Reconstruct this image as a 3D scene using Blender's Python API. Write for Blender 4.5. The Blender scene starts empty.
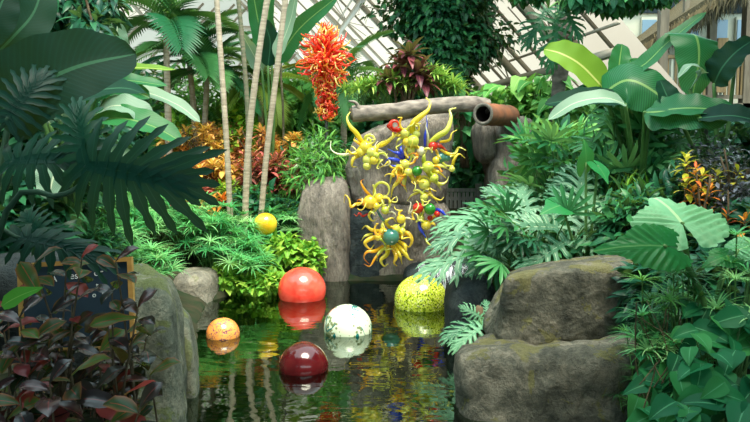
import bpy, math, random
import numpy as np
from mathutils import Vector, noise
S = bpy.context.scene
C = S.collection
# ---------------------------------------------------------------- camera, sky, sun, exposure
F = 700.0
PITCH = math.radians(5.0)
cam_d = bpy.data.cameras.new('camera'); cam = bpy.data.objects.new('camera', cam_d); C.objects.link(cam)
cam.location = (0, 0, 2.0); cam.rotation_euler = (math.pi/2 - PITCH, 0, 0)
cam_d.sensor_width = 36.0; cam_d.lens = 36.0*F/750.0; cam_d.clip_end = 200
S.camera = cam
S.view_settings.view_transform = 'Standard'; S.view_settings.look = 'None'
S.view_settings.gamma = 1.0; S.view_settings.use_curve_mapping = False
S.view_settings.exposure = 0.42
wd = bpy.data.worlds.new('sky'); S.world = wd; wd.use_nodes = True
wn = wd.node_tree; wn.nodes.clear()
_o = wn.nodes.new('ShaderNodeOutputWorld'); _b = wn.nodes.new('ShaderNodeBackground')
_b.inputs['Color'].default_value = (0.72, 0.96, 1.0, 1); _b.inputs['Strength'].default_value = 2.3
wn.links.new(_b.outputs[0], _o.inputs[0])
sun_d = bpy.data.lights.new('sun', 'SUN'); sun = bpy.data.objects.new('sun', sun_d); C.objects.link(sun)
sun_d.energy = 5.5; sun_d.angle = math.radians(30); sun_d.color = (1.0, 0.90, 0.74)
sun.rotation_euler = (math.radians(20), math.radians(10), 0); sun.location = (0, 4, 14)

# ---------------------------------------------------------------- helpers
def W(px, py, Y):
    u = (px-375)/F; v = (211-py)/F
    dy = math.cos(PITCH)+v*math.sin(PITCH); dz = -math.sin(PITCH)+v*math.cos(PITCH)
    t = Y/dy
    return np.array([u*t, Y, 2.0+dz*t])
def G(px, py, z=0.0):
    u = (px-375)/F; v = (211-py)/F
    dy = math.cos(PITCH)+v*math.sin(PITCH); dz = -math.sin(PITCH)+v*math.cos(PITCH)
    t = (z-2.0)/dz
    return np.array([u*t, dy*t, z])
def Xp(px, Y): return W(px, 200, Y)[0]
def Zp(py, Y): return W(375, py, Y)[2]
def A(*v): return np.array(v, float)
def nrm(a):
    a = np.asarray(a, float); return a/np.maximum(np.linalg.norm(a, axis=-1, keepdims=True), 1e-9)

class MB:
    def __init__(s): s.v=[]; s.f=[]; s.u=[]; s.n=0
    def add(s, V, UV, Fq, rnd):
        V = np.asarray(V, float).reshape(-1,3); k = len(V)
        u = np.empty((k,3)); u[:,:2] = UV; u[:,2] = rnd
        s.v.append(V); s.u.append(u); s.f.append(np.asarray(Fq, int)+s.n); s.n += k
        return s
    def place(s, T, pos, yd, zd, sc, rnd):
        V, UV, Fq = T
        pos = np.atleast_2d(pos); K = max(len(pos), len(np.atleast_2d(yd)), len(np.atleast_2d(zd)), np.size(rnd)); pos = np.broadcast_to(pos, (K,3))
        y = nrm(np.broadcast_to(np.atleast_2d(yd), (K,3))); z = np.broadcast_to(np.atleast_2d(zd), (K,3))
        x = nrm(np.cross(y, z)+1e-6); z = np.cross(x, y)
        sc = np.asarray(sc, float)
        if sc.ndim == 0: sc = np.full((K,3), float(sc))
        elif sc.ndim == 1: sc = np.repeat(sc[:,None], 3, 1)
        P = pos[:,None,:] + (V[None,:,0:1]*sc[:,None,0:1])*x[:,None,:] + (V[None,:,1:2]*sc[:,None,1:2])*y[:,None,:] + (V[None,:,2:3]*sc[:,None,2:3])*z[:,None,:]
        n = len(V)
        u = np.empty((K,n,3)); u[:,:,:2] = UV[None]; u[:,:,2] = np.broadcast_to(np.asarray(rnd, float).reshape(-1,1), (K,1))
        f = Fq[None]+(np.arange(K)*n)[:,None,None]
        s.v.append(P.reshape(-1,3)); s.u.append(u.reshape(-1,3)); s.f.append(f.reshape(-1,4)+s.n); s.n += K*n
        return s
    def box(s, c, d, rot=None, rnd=0.5):
        c = A(*c); h = A(*d)/2
        V = A(*[(i,j,k) for i in (-1,1) for j in (-1,1) for k in (-1,1)]).reshape(8,3)*h
        if rot is not None: V = V @ np.asarray(rot).T
        Fq = [(0,1,3,2),(4,6,7,5),(0,4,5,1),(2,3,7,6),(0,2,6,4),(1,5,7,3)]
        return s.add(V+c, 0, Fq, rnd)
    def bar(s, a, b, w, h, up=(0,0,1), rnd=0.5):
        a = A(*a); b = A(*b); y = b-a; L = np.linalg.norm(y); y = y/L
        x = nrm(np.cross(y, A(*up))); z = np.cross(x, y)
        return s.box((a+b)/2, (w, L, h), np.stack([x,y,z],1), rnd)
    def tube(s, pts, r, ns=8, rnd=0.5, cap=True):
        P = np.asarray(pts, float); n = len(P)
        r = np.full(n, r, float) if np.ndim(r) == 0 else np.asarray(r, float)
        if cap:
            d0 = nrm(P[0]-P[1]); d1 = nrm(P[-1]-P[-2])
            P = np.vstack([P[0]+d0*r[0]*.05, P, P[-1]+d1*r[-1]*.6]); r = np.concatenate([[r[0]*.02], r, [r[-1]*.1]]); n += 2
        T = np.gradient(P, axis=0); T = nrm(T)
        x = np.cross(T[0], A(0.13,0.31,0.94)); x = nrm(x if np.linalg.norm(x) > .05 else np.cross(T[0], A(1,0,0)))
        V = []; a = np.linspace(0, 2*math.pi, ns, endpoint=False)
        for i in range(n):
            x = nrm(x - T[i]*np.dot(x, T[i])); y = np.cross(T[i], x)
            V.append(P[i] + r[i]*(np.cos(a)[:,None]*x+np.sin(a)[:,None]*y))
        Fq = [(i*ns+j, i*ns+(j+1)%ns, (i+1)*ns+(j+1)%ns, (i+1)*ns+j) for i in range(n-1) for j in range(ns)]
        UV = np.stack([np.tile(np.linspace(-1,1,ns), n), np.repeat(np.linspace(0,1,n), ns)], 1)
        return s.add(np.vstack(V), UV, Fq, rnd)
    def ball(s, c, r, nu=24, nv=14, rnd=0.5, sq=(1,1,1)):
        th = np.linspace(0.03, math.pi-0.03, nv+1); ph = np.linspace(0, 2*math.pi, nu, endpoint=False)
        V = np.array([(math.sin(t)*math.cos(p)*sq[0], math.sin(t)*math.sin(p)*sq[1], math.cos(t)*sq[2]) for t in th for p in ph])*r
        Fq = [(i*nu+j, (i+1)*nu+j, (i+1)*nu+(j+1)%nu, i*nu+(j+1)%nu) for i in range(nv) for j in range(nu)]
        m = nv*nu
        V = V + A(*c); k = len(V)
        UV = np.stack([np.tile(np.linspace(-1,1,nu), nv+1), np.repeat(np.linspace(0,1,nv+1), nu)],1)
        return s.add(V, UV, Fq, rnd)
    def build(s, name, m, parent=None, org=None, smooth=True):
        me = bpy.data.meshes.new(name)
        V = np.vstack(s.v)
        if org is not None: V = V - np.asarray(org)
        Fq = np.vstack(s.f); nf = len(Fq)
        me.vertices.add(len(V)); me.vertices.foreach_set('co', V.astype(np.float32).ravel())
        me.loops.add(nf*4); me.loops.foreach_set('vertex_index', Fq.astype(np.int32).ravel())
        me.polygons.add(nf); me.polygons.foreach_set('loop_start', np.arange(0, nf*4, 4, dtype=np.int32))
        me.polygons.foreach_set('use_smooth', np.full(nf, smooth))
        me.update(calc_edges=True)
        at = me.attributes.new('luv', 'FLOAT_VECTOR', 'POINT'); at.data.foreach_set('vector', np.vstack(s.u).astype(np.float32).ravel())
        me.materials.append(m)
        o = bpy.data.objects.new(name, me); C.objects.link(o)
        if parent is not None: o.parent = parent
        elif org is not None: o.location = [float(q) for q in org]
        return o

def tag(o, label=None, cat=None, group=None, kind=None):
    if label: o['label'] = label
    if cat: o['category'] = cat
    if group: o['group'] = group
    if kind: o['kind'] = kind
    return o
def empty(name, loc, label=None, cat=None, group=None):
    o = bpy.data.objects.new(name, None); C.objects.link(o); o.location = [float(q) for q in loc]; o.empty_display_size = .1
    return tag(o, label, cat, group)
def dup(root, loc, rz=0.0, sc=1.0, label=None, group=None, mats=None):
    r = root.copy(); C.objects.link(r); r.location = [float(q) for q in loc]; r.rotation_euler = (0,0,rz); r.scale = (sc,sc,sc)
    if label: r['label'] = label
    if group: r['group'] = group
    for ch in [o for o in C.objects if o.parent == root]:
        c = ch.copy(); C.objects.link(c); c.parent = r
        if mats and ch.name.split('.')[0] in mats:
            c.data = ch.data.copy(); c.data.materials[0] = mats[ch.name.split('.')[0]]
        for g in [o for o in C.objects if o.parent == ch]:
            d = g.copy(); C.objects.link(d); d.parent = c
    return r
def spline(pts, n=12):
    P = np.asarray(pts, float)
    if len(P) == 2: return P[0]+(P[1]-P[0])*np.linspace(0,1,n)[:,None]
    Q = np.vstack([2*P[0]-P[1], P, 2*P[-1]-P[-2]]); out = []
    m = len(P)-1
    for k in range(n):
        t = k/(n-1)*m; i = min(int(t), m-1); t -= i
        a,b,c,d = Q[i],Q[i+1],Q[i+2],Q[i+3]
        out.append(.5*((2*b)+(-a+c)*t+(2*a-5*b+4*c-d)*t*t+(-a+3*b-3*c+d)*t**3))
    return np.array(out)

# ---------------------------------------------------------------- materials
def lin(c): return tuple((x/255/12.92 if x/255 <= .04045 else ((x/255+.055)/1.055)**2.4) for x in c)+(1,)
def newmat(name):
    m = bpy.data.materials.new(name); m.use_nodes = True; n = m.node_tree
    for x in list(n.nodes): n.nodes.remove(x)
    return m, n
def nd(n, t, **kw):
    x = n.nodes.new(t)
    for k, v in kw.items(): setattr(x, k, v)
    return x
def ramp(n, stops):
    r = nd(n, 'ShaderNodeValToRGB'); e = r.color_ramp.elements
    while len(e) < len(stops): e.new(.5)
    for i, (p, c) in enumerate(stops): e[i].position = p; e[i].color = c
    return r
def math_(n, op, a, b=None):
    x = nd(n, 'ShaderNodeMath', operation=op)
    for i, q in enumerate((a, b)):
        if q is None: continue
        if isinstance(q, (int, float)): x.inputs[i].default_value = q
        else: n.links.new(q, x.inputs[i])
    return x.outputs[0]
def mixc(n, f, a, b):
    x = nd(n, 'ShaderNodeMix', data_type='RGBA')
    for s, q in ((x.inputs[0], f), (x.inputs[6], a), (x.inputs[7], b)):
        if isinstance(q, (int, float)): s.default_value = q
        elif isinstance(q, tuple): s.default_value = q
        else: n.links.new(q, s)
    return x.outputs[2]
def leafmat(name, cols, rib=None, ribw=.07, vein=0, veincol=None, trans=.3, rough=.5, spec=.22, edge=None):
    """foliage: colour per leaf from its own random number, pale midrib, optional side veins"""
    m, n = newmat(name); L = n.links
    at = nd(n, 'ShaderNodeAttribute', attribute_name='luv'); sp = nd(n, 'ShaderNodeSeparateXYZ'); L.new(at.outputs['Vector'], sp.inputs[0])
    s, t, r = sp.outputs
    cr = ramp(n, [(i/(len(cols)-1) if len(cols) > 1 else 0, lin(c)) for i, c in enumerate(cols)])
    L.new(r, cr.inputs[0]); col = cr.outputs[0]
    ab = math_(n, 'ABSOLUTE', s)
    if vein:
        ph = math_(n, 'SUBTRACT', math_(n, 'MULTIPLY', t, float(vein)), math_(n, 'MULTIPLY', ab, vein*.18))
        w = math_(n, 'POWER', math_(n, 'ABSOLUTE', math_(n, 'SINE', ph)), 6.0)
        if veincol: col = mixc(n, math_(n, 'MULTIPLY', w, .6), col, lin(veincol))
        bp = nd(n, 'ShaderNodeBump'); bp.inputs['Strength'].default_value = .05; bp.inputs['Distance'].default_value = .02
        L.new(w, bp.inputs['Height'])
    if edge: col = mixc(n, math_(n, 'POWER', ab, 3.0), col, lin(edge))
    if rib: col = mixc(n, math_(n, 'LESS_THAN', ab, ribw), col, lin(rib))
    p = nd(n, 'ShaderNodeBsdfPrincipled'); L.new(col, p.inputs['Base Color']); p.inputs['Roughness'].default_value = rough
    p.inputs['Specular IOR Level'].default_value = spec
    if vein: L.new(bp.outputs[0], p.inputs['Normal'])
    o = nd(n, 'ShaderNodeOutputMaterial')
    tr = nd(n, 'ShaderNodeBsdfTranslucent'); L.new(mixc(n, .35, col, (.35,.55,.05,1)) if trans > .1 else col, tr.inputs['Color'])
    mx = nd(n, 'ShaderNodeMixShader'); mx.inputs[0].default_value = trans
    L.new(p.outputs[0], mx.inputs[1]); L.new(tr.outputs[0], mx.inputs[2]); L.new(mx.outputs[0], o.inputs[0])
    return m
def solid(name, c, rough=.5, spec=.4, c2=None, scale=8.0, bump=0.0, coat=0.0, stretch=(1,1,1), detail=6, metallic=0):
    m, n = newmat(name); L = n.links
    p = nd(n, 'ShaderNodeBsdfPrincipled'); p.inputs['Roughness'].default_value = rough; p.inputs['Specular IOR Level'].default_value = spec
    p.inputs['Coat Weight'].default_value = coat; p.inputs['Metallic'].default_value = metallic
    tc = nd(n, 'ShaderNodeTexCoord'); mp = nd(n, 'ShaderNodeMapping'); mp.inputs['Scale'].default_value = stretch
    L.new(tc.outputs['Object'], mp.inputs[0])
    nz = nd(n, 'ShaderNodeTexNoise'); nz.inputs['Scale'].default_value = scale; nz.inputs['Detail'].default_value = detail
    L.new(mp.outputs[0], nz.inputs['Vector'])
    if c2 is not None:
        cr = ramp(n, [(.32, lin(c)), (.68, lin(c2))]); L.new(nz.outputs[0], cr.inputs[0]); L.new(cr.outputs[0], p.inputs['Base Color'])
    else: p.inputs['Base Color'].default_value = lin(c)
    if bump:
        b = nd(n, 'ShaderNodeBump'); b.inputs['Strength'].default_value = bump; b.inputs['Distance'].default_value = .03
        L.new(nz.outputs[0], b.inputs['Height']); L.new(b.outputs[0], p.inputs['Normal'])
    o = nd(n, 'ShaderNodeOutputMaterial'); L.new(p.outputs[0], o.inputs[0])
    return m
def rockmat(name, dark, mid, light, moss=None, stretch=(1,1,1), mossamt=.5, streak=False):
    m, n = newmat(name); L = n.links
    tc = nd(n, 'ShaderNodeTexCoord'); mp = nd(n, 'ShaderNodeMapping'); mp.inputs['Scale'].default_value = stretch
    L.new(tc.outputs['Object'], mp.inputs[0])
    def nz(sc, det=8, rough=.6, d=0.0):
        x = nd(n, 'ShaderNodeTexNoise'); x.inputs['Scale'].default_value = sc; x.inputs['Detail'].default_value = det
        x.inputs['Roughness'].default_value = rough; x.inputs['Distortion'].default_value = d
        L.new(mp.outputs[0], x.inputs['Vector']); return x.outputs[0]
    big = nz(2.2, 6, .65, .4); fine = nz(26, 6, .75); mid_ = nz(7, 8, .7, .3)
    cr = ramp(n, [(.36, lin(dark)), (.5, lin(mid)), (.64, lin(light))])
    L.new(math_(n, 'ADD', math_(n, 'MULTIPLY', big, .45), math_(n, 'ADD', math_(n, 'MULTIPLY', mid_, .3), math_(n, 'MULTIPLY', fine, .25))), cr.inputs[0])
    col = cr.outputs[0]
    # fine dark cracks
    vo = nd(n, 'ShaderNodeTexVoronoi', feature='DISTANCE_TO_EDGE'); vo.inputs['Scale'].default_value = 2.6
    wv = nd(n, 'ShaderNodeVectorMath', operation='ADD'); L.new(mp.outputs[0], wv.inputs[0])
    nn = nd(n, 'ShaderNodeTexNoise'); nn.inputs['Scale'].default_value = 3.0; L.new(mp.outputs[0], nn.inputs['Vector']); 
    sc_ = nd(n, 'ShaderNodeVectorMath', operation='SCALE'); sc_.inputs[3].default_value = .8; L.new(nn.outputs['Color'], sc_.inputs[0]); L.new(sc_.outputs[0], wv.inputs[1])
    L.new(wv.outputs[0], vo.inputs['Vector'])
    ck = math_(n, 'LESS_THAN', vo.outputs['Distance'], .012)
    col = mixc(n, math_(n, 'MULTIPLY', ck, .3), col, lin(dark))
    if moss:
        geo = nd(n, 'ShaderNodeNewGeometry'); sp = nd(n, 'ShaderNodeSeparateXYZ'); L.new(geo.outputs['Normal'], sp.inputs[0])
        mk = nz(3.1, 6, .7, .6)
        k = math_(n, 'GREATER_THAN', math_(n, 'ADD', math_(n, 'MULTIPLY', mk, 1.0), math_(n, 'MULTIPLY', sp.outputs[2], .08)), 1.03-mossamt)
        col = mixc(n, math_(n, 'MULTIPLY', math_(n, 'MULTIPLY', k, fine), 1.1), col, lin(moss))
    p = nd(n, 'ShaderNodeBsdfPrincipled'); p.inputs['Roughness'].default_value = .85; p.inputs['Specular IOR Level'].default_value = .25
    L.new(col, p.inputs['Base Color'])
    b = nd(n, 'ShaderNodeBump'); b.inputs['Strength'].default_value = 1.0; b.inputs['Distance'].default_value = .06
    L.new(math_(n, 'ADD', math_(n, 'ADD', mid_, math_(n, 'MULTIPLY', fine, .6)), math_(n, 'MULTIPLY', ck, -.25)), b.inputs['Height']); L.new(b.outputs[0], p.inputs['Normal'])
    o = nd(n, 'ShaderNodeOutputMaterial'); L.new(p.outputs[0], o.inputs[0])
    return m
def glass(name, c, c2=None, rough=.12, trans=.35, scale=5):
    """blown coloured glass: glossy, glowing through where light passes"""
    m, n = newmat(name); L = n.links
    p = nd(n, 'ShaderNodeBsdfPrincipled'); p.inputs['Roughness'].default_value = rough; p.inputs['Coat Weight'].default_value = .6; p.inputs['Coat Roughness'].default_value = .05
    tr = nd(n, 'ShaderNodeBsdfTranslucent')
    if c2:
        at = nd(n, 'ShaderNodeAttribute', attribute_name='luv'); sp = nd(n, 'ShaderNodeSeparateXYZ'); L.new(at.outputs['Vector'], sp.inputs[0])
        cr = ramp(n, [(.15, lin(c)), (.95, lin(c2))]); L.new(sp.outputs[1], cr.inputs[0])
        L.new(cr.outputs[0], p.inputs['Base Color']); L.new(cr.outputs[0], tr.inputs['Color'])
    else:
        p.inputs['Base Color'].default_value = lin(c); tr.inputs['Color'].default_value = lin(c)
    mx = nd(n, 'ShaderNodeMixShader'); mx.inputs[0].default_value = trans
    o = nd(n, 'ShaderNodeOutputMaterial'); L.new(p.outputs[0], mx.inputs[1]); L.new(tr.outputs[0], mx.inputs[2]); L.new(mx.outputs[0], o.inputs[0])
    return m

# ---------------------------------------------------------------- leaf shapes (side, along, up), length 1
def prof_lance(t): return np.maximum(np.sin(math.pi*np.clip(t,0,1)**.8), .03)
def prof_ovate(t): return np.maximum(np.sin(math.pi*np.clip(t,0,1)**.6)**.9, .03)
def prof_obov(t): return np.maximum(np.sin(math.pi*np.clip(t,0,1)**1.25)**.8, .04)
def prof_blade(t): return np.maximum((1-t)**.6*np.minimum(1, .4+4*t), .05)
def prof_banana(t): return np.maximum(np.minimum(1, (t/.12+.05))**.5*np.sqrt(np.clip(1-t**3.2, 0, 1)), .02)
def prof_heart(t): return np.maximum((1-t)**.75*np.minimum(1, .62+3.5*t)*1.05, .03)
def T_leaf(Wd=.3, nt=4, ns=2, prof=prof_lance, bend=.6, fold=.2, wave=0.0, wn=5.0, lift=0.0):
    t = np.linspace(0,1,nt+1); s = np.linspace(-1,1,ns+1)
    ang = lift - bend*t; dy = np.cos(ang)/nt; dz = np.sin(ang)/nt
    y = np.concatenate([[0], np.cumsum(dy[:-1])]); z = np.concatenate([[0], np.cumsum(dz[:-1])])
    w = prof(t)*Wd/2
    V = []; UV = []
    for i in range(nt+1):
        for q in s:
            up = fold*abs(q)*w[i] + wave*math.sin(wn*2*math.pi*t[i]+(0 if q > 0 else 1.3))*abs(q)*Wd*.5
            V.append((q*w[i], y[i]-math.sin(ang[i])*up, z[i]+math.cos(ang[i])*up)); UV.append((q, t[i]))
    k = ns+1
    Fq = [(i*k+j, i*k+j+1, (i+1)*k+j+1, (i+1)*k+j) for i in range(nt) for j in range(ns)]
    return np.array(V), np.array(UV), np.array(Fq)
def T_join(parts):
    V=[];U=[];Fq=[];n=0
    for v,u,f in parts: V.append(v);U.append(u);Fq.append(f+n);n+=len(v)
    return np.vstack(V), np.vstack(U), np.vstack(Fq)
def T_xf(T, o, yd, zd, sc, rnd=None):
    b = MB().place(T, A(*o), A(*yd), A(*zd), np.array([sc if np.ndim(sc) else (sc,sc,sc)], float), 0)
    return b.v[0], T[1], T[2]
def T_bend(T, bend, droop):
    V, U, Fq = T; V = V.copy()
    y = V[:,1]; R = 1/max(bend,1e-4)
    a = y/R; z = V[:,2]-droop*V[:,0]**2
    V[:,1] = (R+z)*np.sin(a); V[:,2] = (R+z)*np.cos(a)-R
    return V, U, Fq
def T_fan(nb=20, drop=.9, wd=.05, seed=1, L=1.0):
    r = np.random.RandomState(seed); ps = []
    for i in range(nb):
        a = 2*math.pi*(i+r.uniform(-.3,.3))/nb; e = r.uniform(.25,.8)
        l = T_leaf(wd, 5, 2, prof_blade, drop*r.uniform(.9,1.5), .3, lift=e)
        ps.append(T_xf(l, (0,0,0), (math.cos(a), math.sin(a), 0), (0,0,1), L*r.uniform(.75,1.1)))
    return T_join(ps)     # axis = z
def T_hand(nb=8, spread=2.4, wd=.14, seed=1, drop=.5):
    r = np.random.RandomState(seed); ps = []
    for i in range(nb):
        a = math.pi/2 + spread*(i/(nb-1)-.5)+r.uniform(-.06,.06)
        l = T_leaf(wd, 5, 2, lambda t: np.maximum(np.minimum(1, .25+2.2*t)*np.minimum(1, 5*(1-t)), .06), drop, .35)
        ps.append(T_xf(l, (0,0,0), (math.cos(a), math.sin(a), .12*r.uniform(-1,1)), (0,0,1), r.uniform(.85,1.05)*(1-.15*abs(i/(nb-1)-.5))))
    return T_join(ps)
def T_frond(nl=22, ll=.32, wd=.035, bend=1.2, seed=1, vee=.35, hang=.5):
    r = np.random.RandomState(seed); ps = []
    rach = T_leaf(.022, 8, 2, lambda t: 1-.7*t, 0, .5); ps.append(rach)
    for i in range(nl):
        t = .12+.86*i/(nl-1)
        for sd in (-1,1):
            a = (1.15-.75*t); l = T_leaf(wd/ll, 4, 2, prof_lance, hang, .3)
            env = ll*(.55+.6*math.sin(math.pi*min(1,t*.85+.12)))*r.uniform(.9,1.08)
            ps.append(T_xf(l, (0,t,0), (sd*math.sin(a), math.cos(a), vee), (-sd*vee, 0, 1), env))
    return T_bend(T_join(ps), bend, .0)
def T_lobed(nl=9, seed=1, width=.85, lobw=.13, bend=.7, droop=.35, sub=True):
    """deeply cut leaf with wavy finger lobes on both sides of the midrib (attached at its base)"""
    r = np.random.RandomState(seed); ps = []
    ps.append(T_leaf(.16, 10, 2, lambda t: np.maximum(.35+.65*np.sin(math.pi*np.clip(t*.8+.1,0,1)), .05)*np.minimum(1, (1.02-t)*6), 0, .2))
    for i in range(nl):
        t = -.02+.92*(i/(nl-1))
        for sd in (-1,1):
            a = 2.25-2.0*(i/(nl-1))**.75 + r.uniform(-.07,.07)
            L = width*.62*(.62+.5*math.sin(math.pi*(.15+.6*i/(nl-1))))*(1 if i < nl-2 else .72)*r.uniform(.9,1.08)
            o = (0, max(t,.0), 0); d = (sd*math.sin(a), math.cos(a), .06)
            l = T_leaf(lobw/L*1.05, 6, 2, lambda q: np.maximum((.95+.25*np.sin(q*17))*np.minimum(1,1.15*(1-q)**.45+.03), .06), .35*r.uniform(.5,1.5), .25)
            l = (l[0], np.stack([l[1][:,0]*.9, l[1][:,1]],1), l[2])
            ps.append(T_xf(l, o, d, (0,0,1), (L,L,L)))
            if sub:
                for q, sg in ((.55,1),(.74,-1)):
                    o2 = (o[0]+d[0]*L*q, o[1]+d[1]*L*q, .06*L*q-.03*L*q*q); b = a+sg*.55*sd*sd
                    s = T_leaf(.42, 3, 2, prof_blade, .3, .2)
                    ps.append(T_xf(s, o2, (sd*math.sin(b), math.cos(b), -.05), (0,0,1), L*.3*r.uniform(.8,1.2)))
    return T_bend(T_join(ps), bend, droop)
def T_ear(scal=26, amp=.05, nr=9, na=104, ruffle=.02, cup=.25, bend=.5):
    """big arrow/heart leaf; stalk joins at the notch, tip along +y, pleated between side veins"""
    V=[];U=[]
    ph = np.linspace(-math.pi+.16, math.pi-.16, na+1)     # 0 = tip
    for k in range(nr+1):
        q = .02+.98*k/nr
        for a in ph:
            ca = abs(a)/math.pi
            R = .70*(1-.56*math.sin(min(ca*1.02,1)*math.pi)**1.1*1.0)+ .13*math.exp(-((ca-.86)/.13)**2)+.02
            R = (.95*math.exp(-(ca/.16)**1.2) + .56*(1-math.exp(-(ca/.22)**2)))*(1-.32*max(0,(ca-.9)/.1))
            R *= 1+amp*abs(math.sin(a*scal/2))*(q**4) - amp*.5*(q**4)
            x = R*q*math.sin(a); y = R*q*math.cos(a)
            z = cup*abs(x)*.6*q + ruffle*math.sin(scal*2.1*(y-.5*abs(x)))*min(1,abs(x)*5) - .06*q*q
            V.append((x,y,z)); U.append((max(-1,min(1,x*6 if y > 0 else 1.0)), ca*1.0))
    k = na+1
    Fq = np.array([(i*k+j, (i+1)*k+j, (i+1)*k+j+1, i*k+j+1) for i in range(nr) for j in range(na)])
    return T_bend((np.array(V), np.array(U), Fq), bend, .25)
def leafcurve(pts, Wd, up, prof=prof_banana, nt=22, ns=8, wave=.06, wn=4, fold=.25, w0=None, tears=0, seed=0):
    """one big leaf whose midrib follows the points"""
    P = spline(pts, nt+1); T = nrm(np.gradient(P, axis=0)); t = np.linspace(0,1,nt+1)
    w = prof(t)*Wd/2; V=[];U=[]; r = np.random.RandomState(seed); p1, p2 = r.uniform(0,6,2)
    up = np.asarray(up, float)
    for i in range(nt+1):
        u_ = up if up.ndim == 1 else up[0]+(up[1]-up[0])*t[i]
        x = nrm(np.cross(T[i], u_)); n = np.cross(x, T[i])
        for q in np.linspace(-1,1,ns+1):
            h = fold*abs(q)**1.3*w[i]+wave*Wd*.5*abs(q)**2*math.sin(wn*6.28*t[i]+(p1 if q > 0 else p2))
            V.append(P[i]+x*q*w[i]+n*h); U.append((q,t[i]))
    k = ns+1
    Fq = np.array([(i*k+j, i*k+j+1, (i+1)*k+j+1, (i+1)*k+j) for i in range(nt) for j in range(ns)])
    return np.array(V), np.array(U), Fq
T_DIA = T_leaf(.5, 2, 2, prof_lance, .5, .25)
T_LAN = T_leaf(.28, 4, 2, prof_lance, .8, .25)
T_NAR = T_leaf(.13, 4, 2, prof_lance, 1.0, .25)
T_OVA = T_leaf(.55, 4, 2, prof_ovate, .6, .2)
T_OBO = T_leaf(.52, 5, 4, prof_obov, .9, .2, wave=.12, wn=1.5)
T_HEA = T_leaf(.85, 4, 2, prof_heart, .6, .25)
T_BLA = T_leaf(.07, 6, 2, prof_blade, 1.5, .3)

def rs(seed): return np.random.RandomState(seed)
def rdir(r, K):
    return nrm(r.normal(size=(K,3)))
# ---------------------------------------------------------------- terrain
POND = [(-1.55,1.5),(-1.55,5.0),(-1.62,6.2),(-2.0,7.6),(-2.25,9.1),(-1.87,9.8),(-1.1,10.6),(.8,10.6),(1.3,9.4),(.95,7.6),(.75,6.2),(1.0,5.6),(2.0,5.3),(2.0,1.5)]
_P = np.array(POND)
def pond_d(x, y):
    x = np.asarray(x, float); y = np.asarray(y, float); d = np.full(x.shape, 1e9); ins = np.zeros(x.shape, bool)
    for i in range(len(_P)):
        a = _P[i]; b = _P[(i+1)%len(_P)]; e = b-a
        t = np.clip(((x-a[0])*e[0]+(y-a[1])*e[1])/(e@e), 0, 1)
        d = np.minimum(d, np.hypot(x-a[0]-t*e[0], y-a[1]-t*e[1]))
        c = ((a[1] > y) != (b[1] > y)) & (x < (b[0]-a[0])*(y-a[1])/(b[1]-a[1]+1e-12)+a[0])
        ins ^= c
    return np.where(ins, -d, d)
def gz(x, y):
    d = pond_d(x, y)
    o = np.minimum(.05+.42*d, .85)+.06*np.maximum(0, np.asarray(y, float)-11)
    return np.where(d < 0, np.maximum(-.55, .05+2.2*d), o)
def gz1(x, y): return float(gz(np.array([x]), np.array([y]))[0])

# ---------------------------------------------------------------- structure: ground, pond, roof
import bmesh
def terrain():
    xs = np.concatenate([np.arange(-14,-4,.5), np.arange(-4,4,.09), np.arange(4,14.1,.5)]); ys = np.concatenate([np.arange(.5,12,.09), np.arange(12,24.1,.5)])
    X,Y = np.meshgrid(xs, ys); Z = gz(X, Y)
    Z = Z + np.array([[.05*noise.noise((x*1.7, y*1.7, 0)) for x in xs] for y in ys])
    V = np.stack([X,Y,Z],-1).reshape(-1,3); k = len(xs)
    i,j = np.meshgrid(np.arange(len(ys)-1), np.arange(k-1), indexing='ij'); a = (i*k+j).ravel()
    return MB().add(V, 0, np.stack([a,a+1,a+k+1,a+k],1), .5)
soil = solid('planting_soil', (38,52,34), .9, .1, (62,58,44), 5, .6)
tag(terrain().build('ground', soil), kind='structure')

def water_mat():
    m, n = newmat('pond_water'); L = n.links
    tc = nd(n, 'ShaderNodeTexCoord'); mp = nd(n, 'ShaderNodeMapping'); mp.inputs['Scale'].default_value = (1.0, 2.0, 1)
    L.new(tc.outputs['Object'], mp.inputs[0])
    n1 = nd(n, 'ShaderNodeTexNoise'); n1.inputs['Scale'].default_value = 2.0; n1.inputs['Detail'].default_value = 2.0; n1.inputs['Distortion'].default_value = .5
    n2 = nd(n, 'ShaderNodeTexNoise'); n2.inputs['Scale'].default_value = 9.0; n2.inputs['Detail'].default_value = 1.0
    L.new(mp.outputs[0], n1.inputs[0]); L.new(mp.outputs[0], n2.inputs[0])
    h = math_(n, 'ADD', n1.outputs[0], math_(n, 'MULTIPLY', n2.outputs[0], .10))
    b = nd(n, 'ShaderNodeBump'); b.inputs['Strength'].default_value = .085; b.inputs['Distance'].default_value = .06; L.new(h, b.inputs['Height'])
    fr = nd(n, 'ShaderNodeFresnel'); fr.inputs['IOR'].default_value = 2.5; L.new(b.outputs[0], fr.inputs['Normal'])
    gl = nd(n, 'ShaderNodeBsdfGlossy'); gl.inputs['Roughness'].default_value = .015; gl.inputs['Color'].default_value = (.86,.95,.88,1); L.new(b.outputs[0], gl.inputs['Normal'])
    tr = nd(n, 'ShaderNodeBsdfTransparent'); tr.inputs['Color'].default_value = (.3,.5,.3,1)
    mx = nd(n, 'ShaderNodeMixShader'); L.new(fr.outputs[0], mx.inputs[0]); L.new(tr.outputs[0], mx.inputs[1]); L.new(gl.outputs[0], mx.inputs[2])
    o = nd(n, 'ShaderNodeOutputMaterial'); L.new(mx.outputs[0], o.inputs[0]); return m
wm = MB(); _Pw = np.array([(-3.2,1.2),(2.3,1.2),(2.3,11.2),(-3.2,11.2)])
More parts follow.
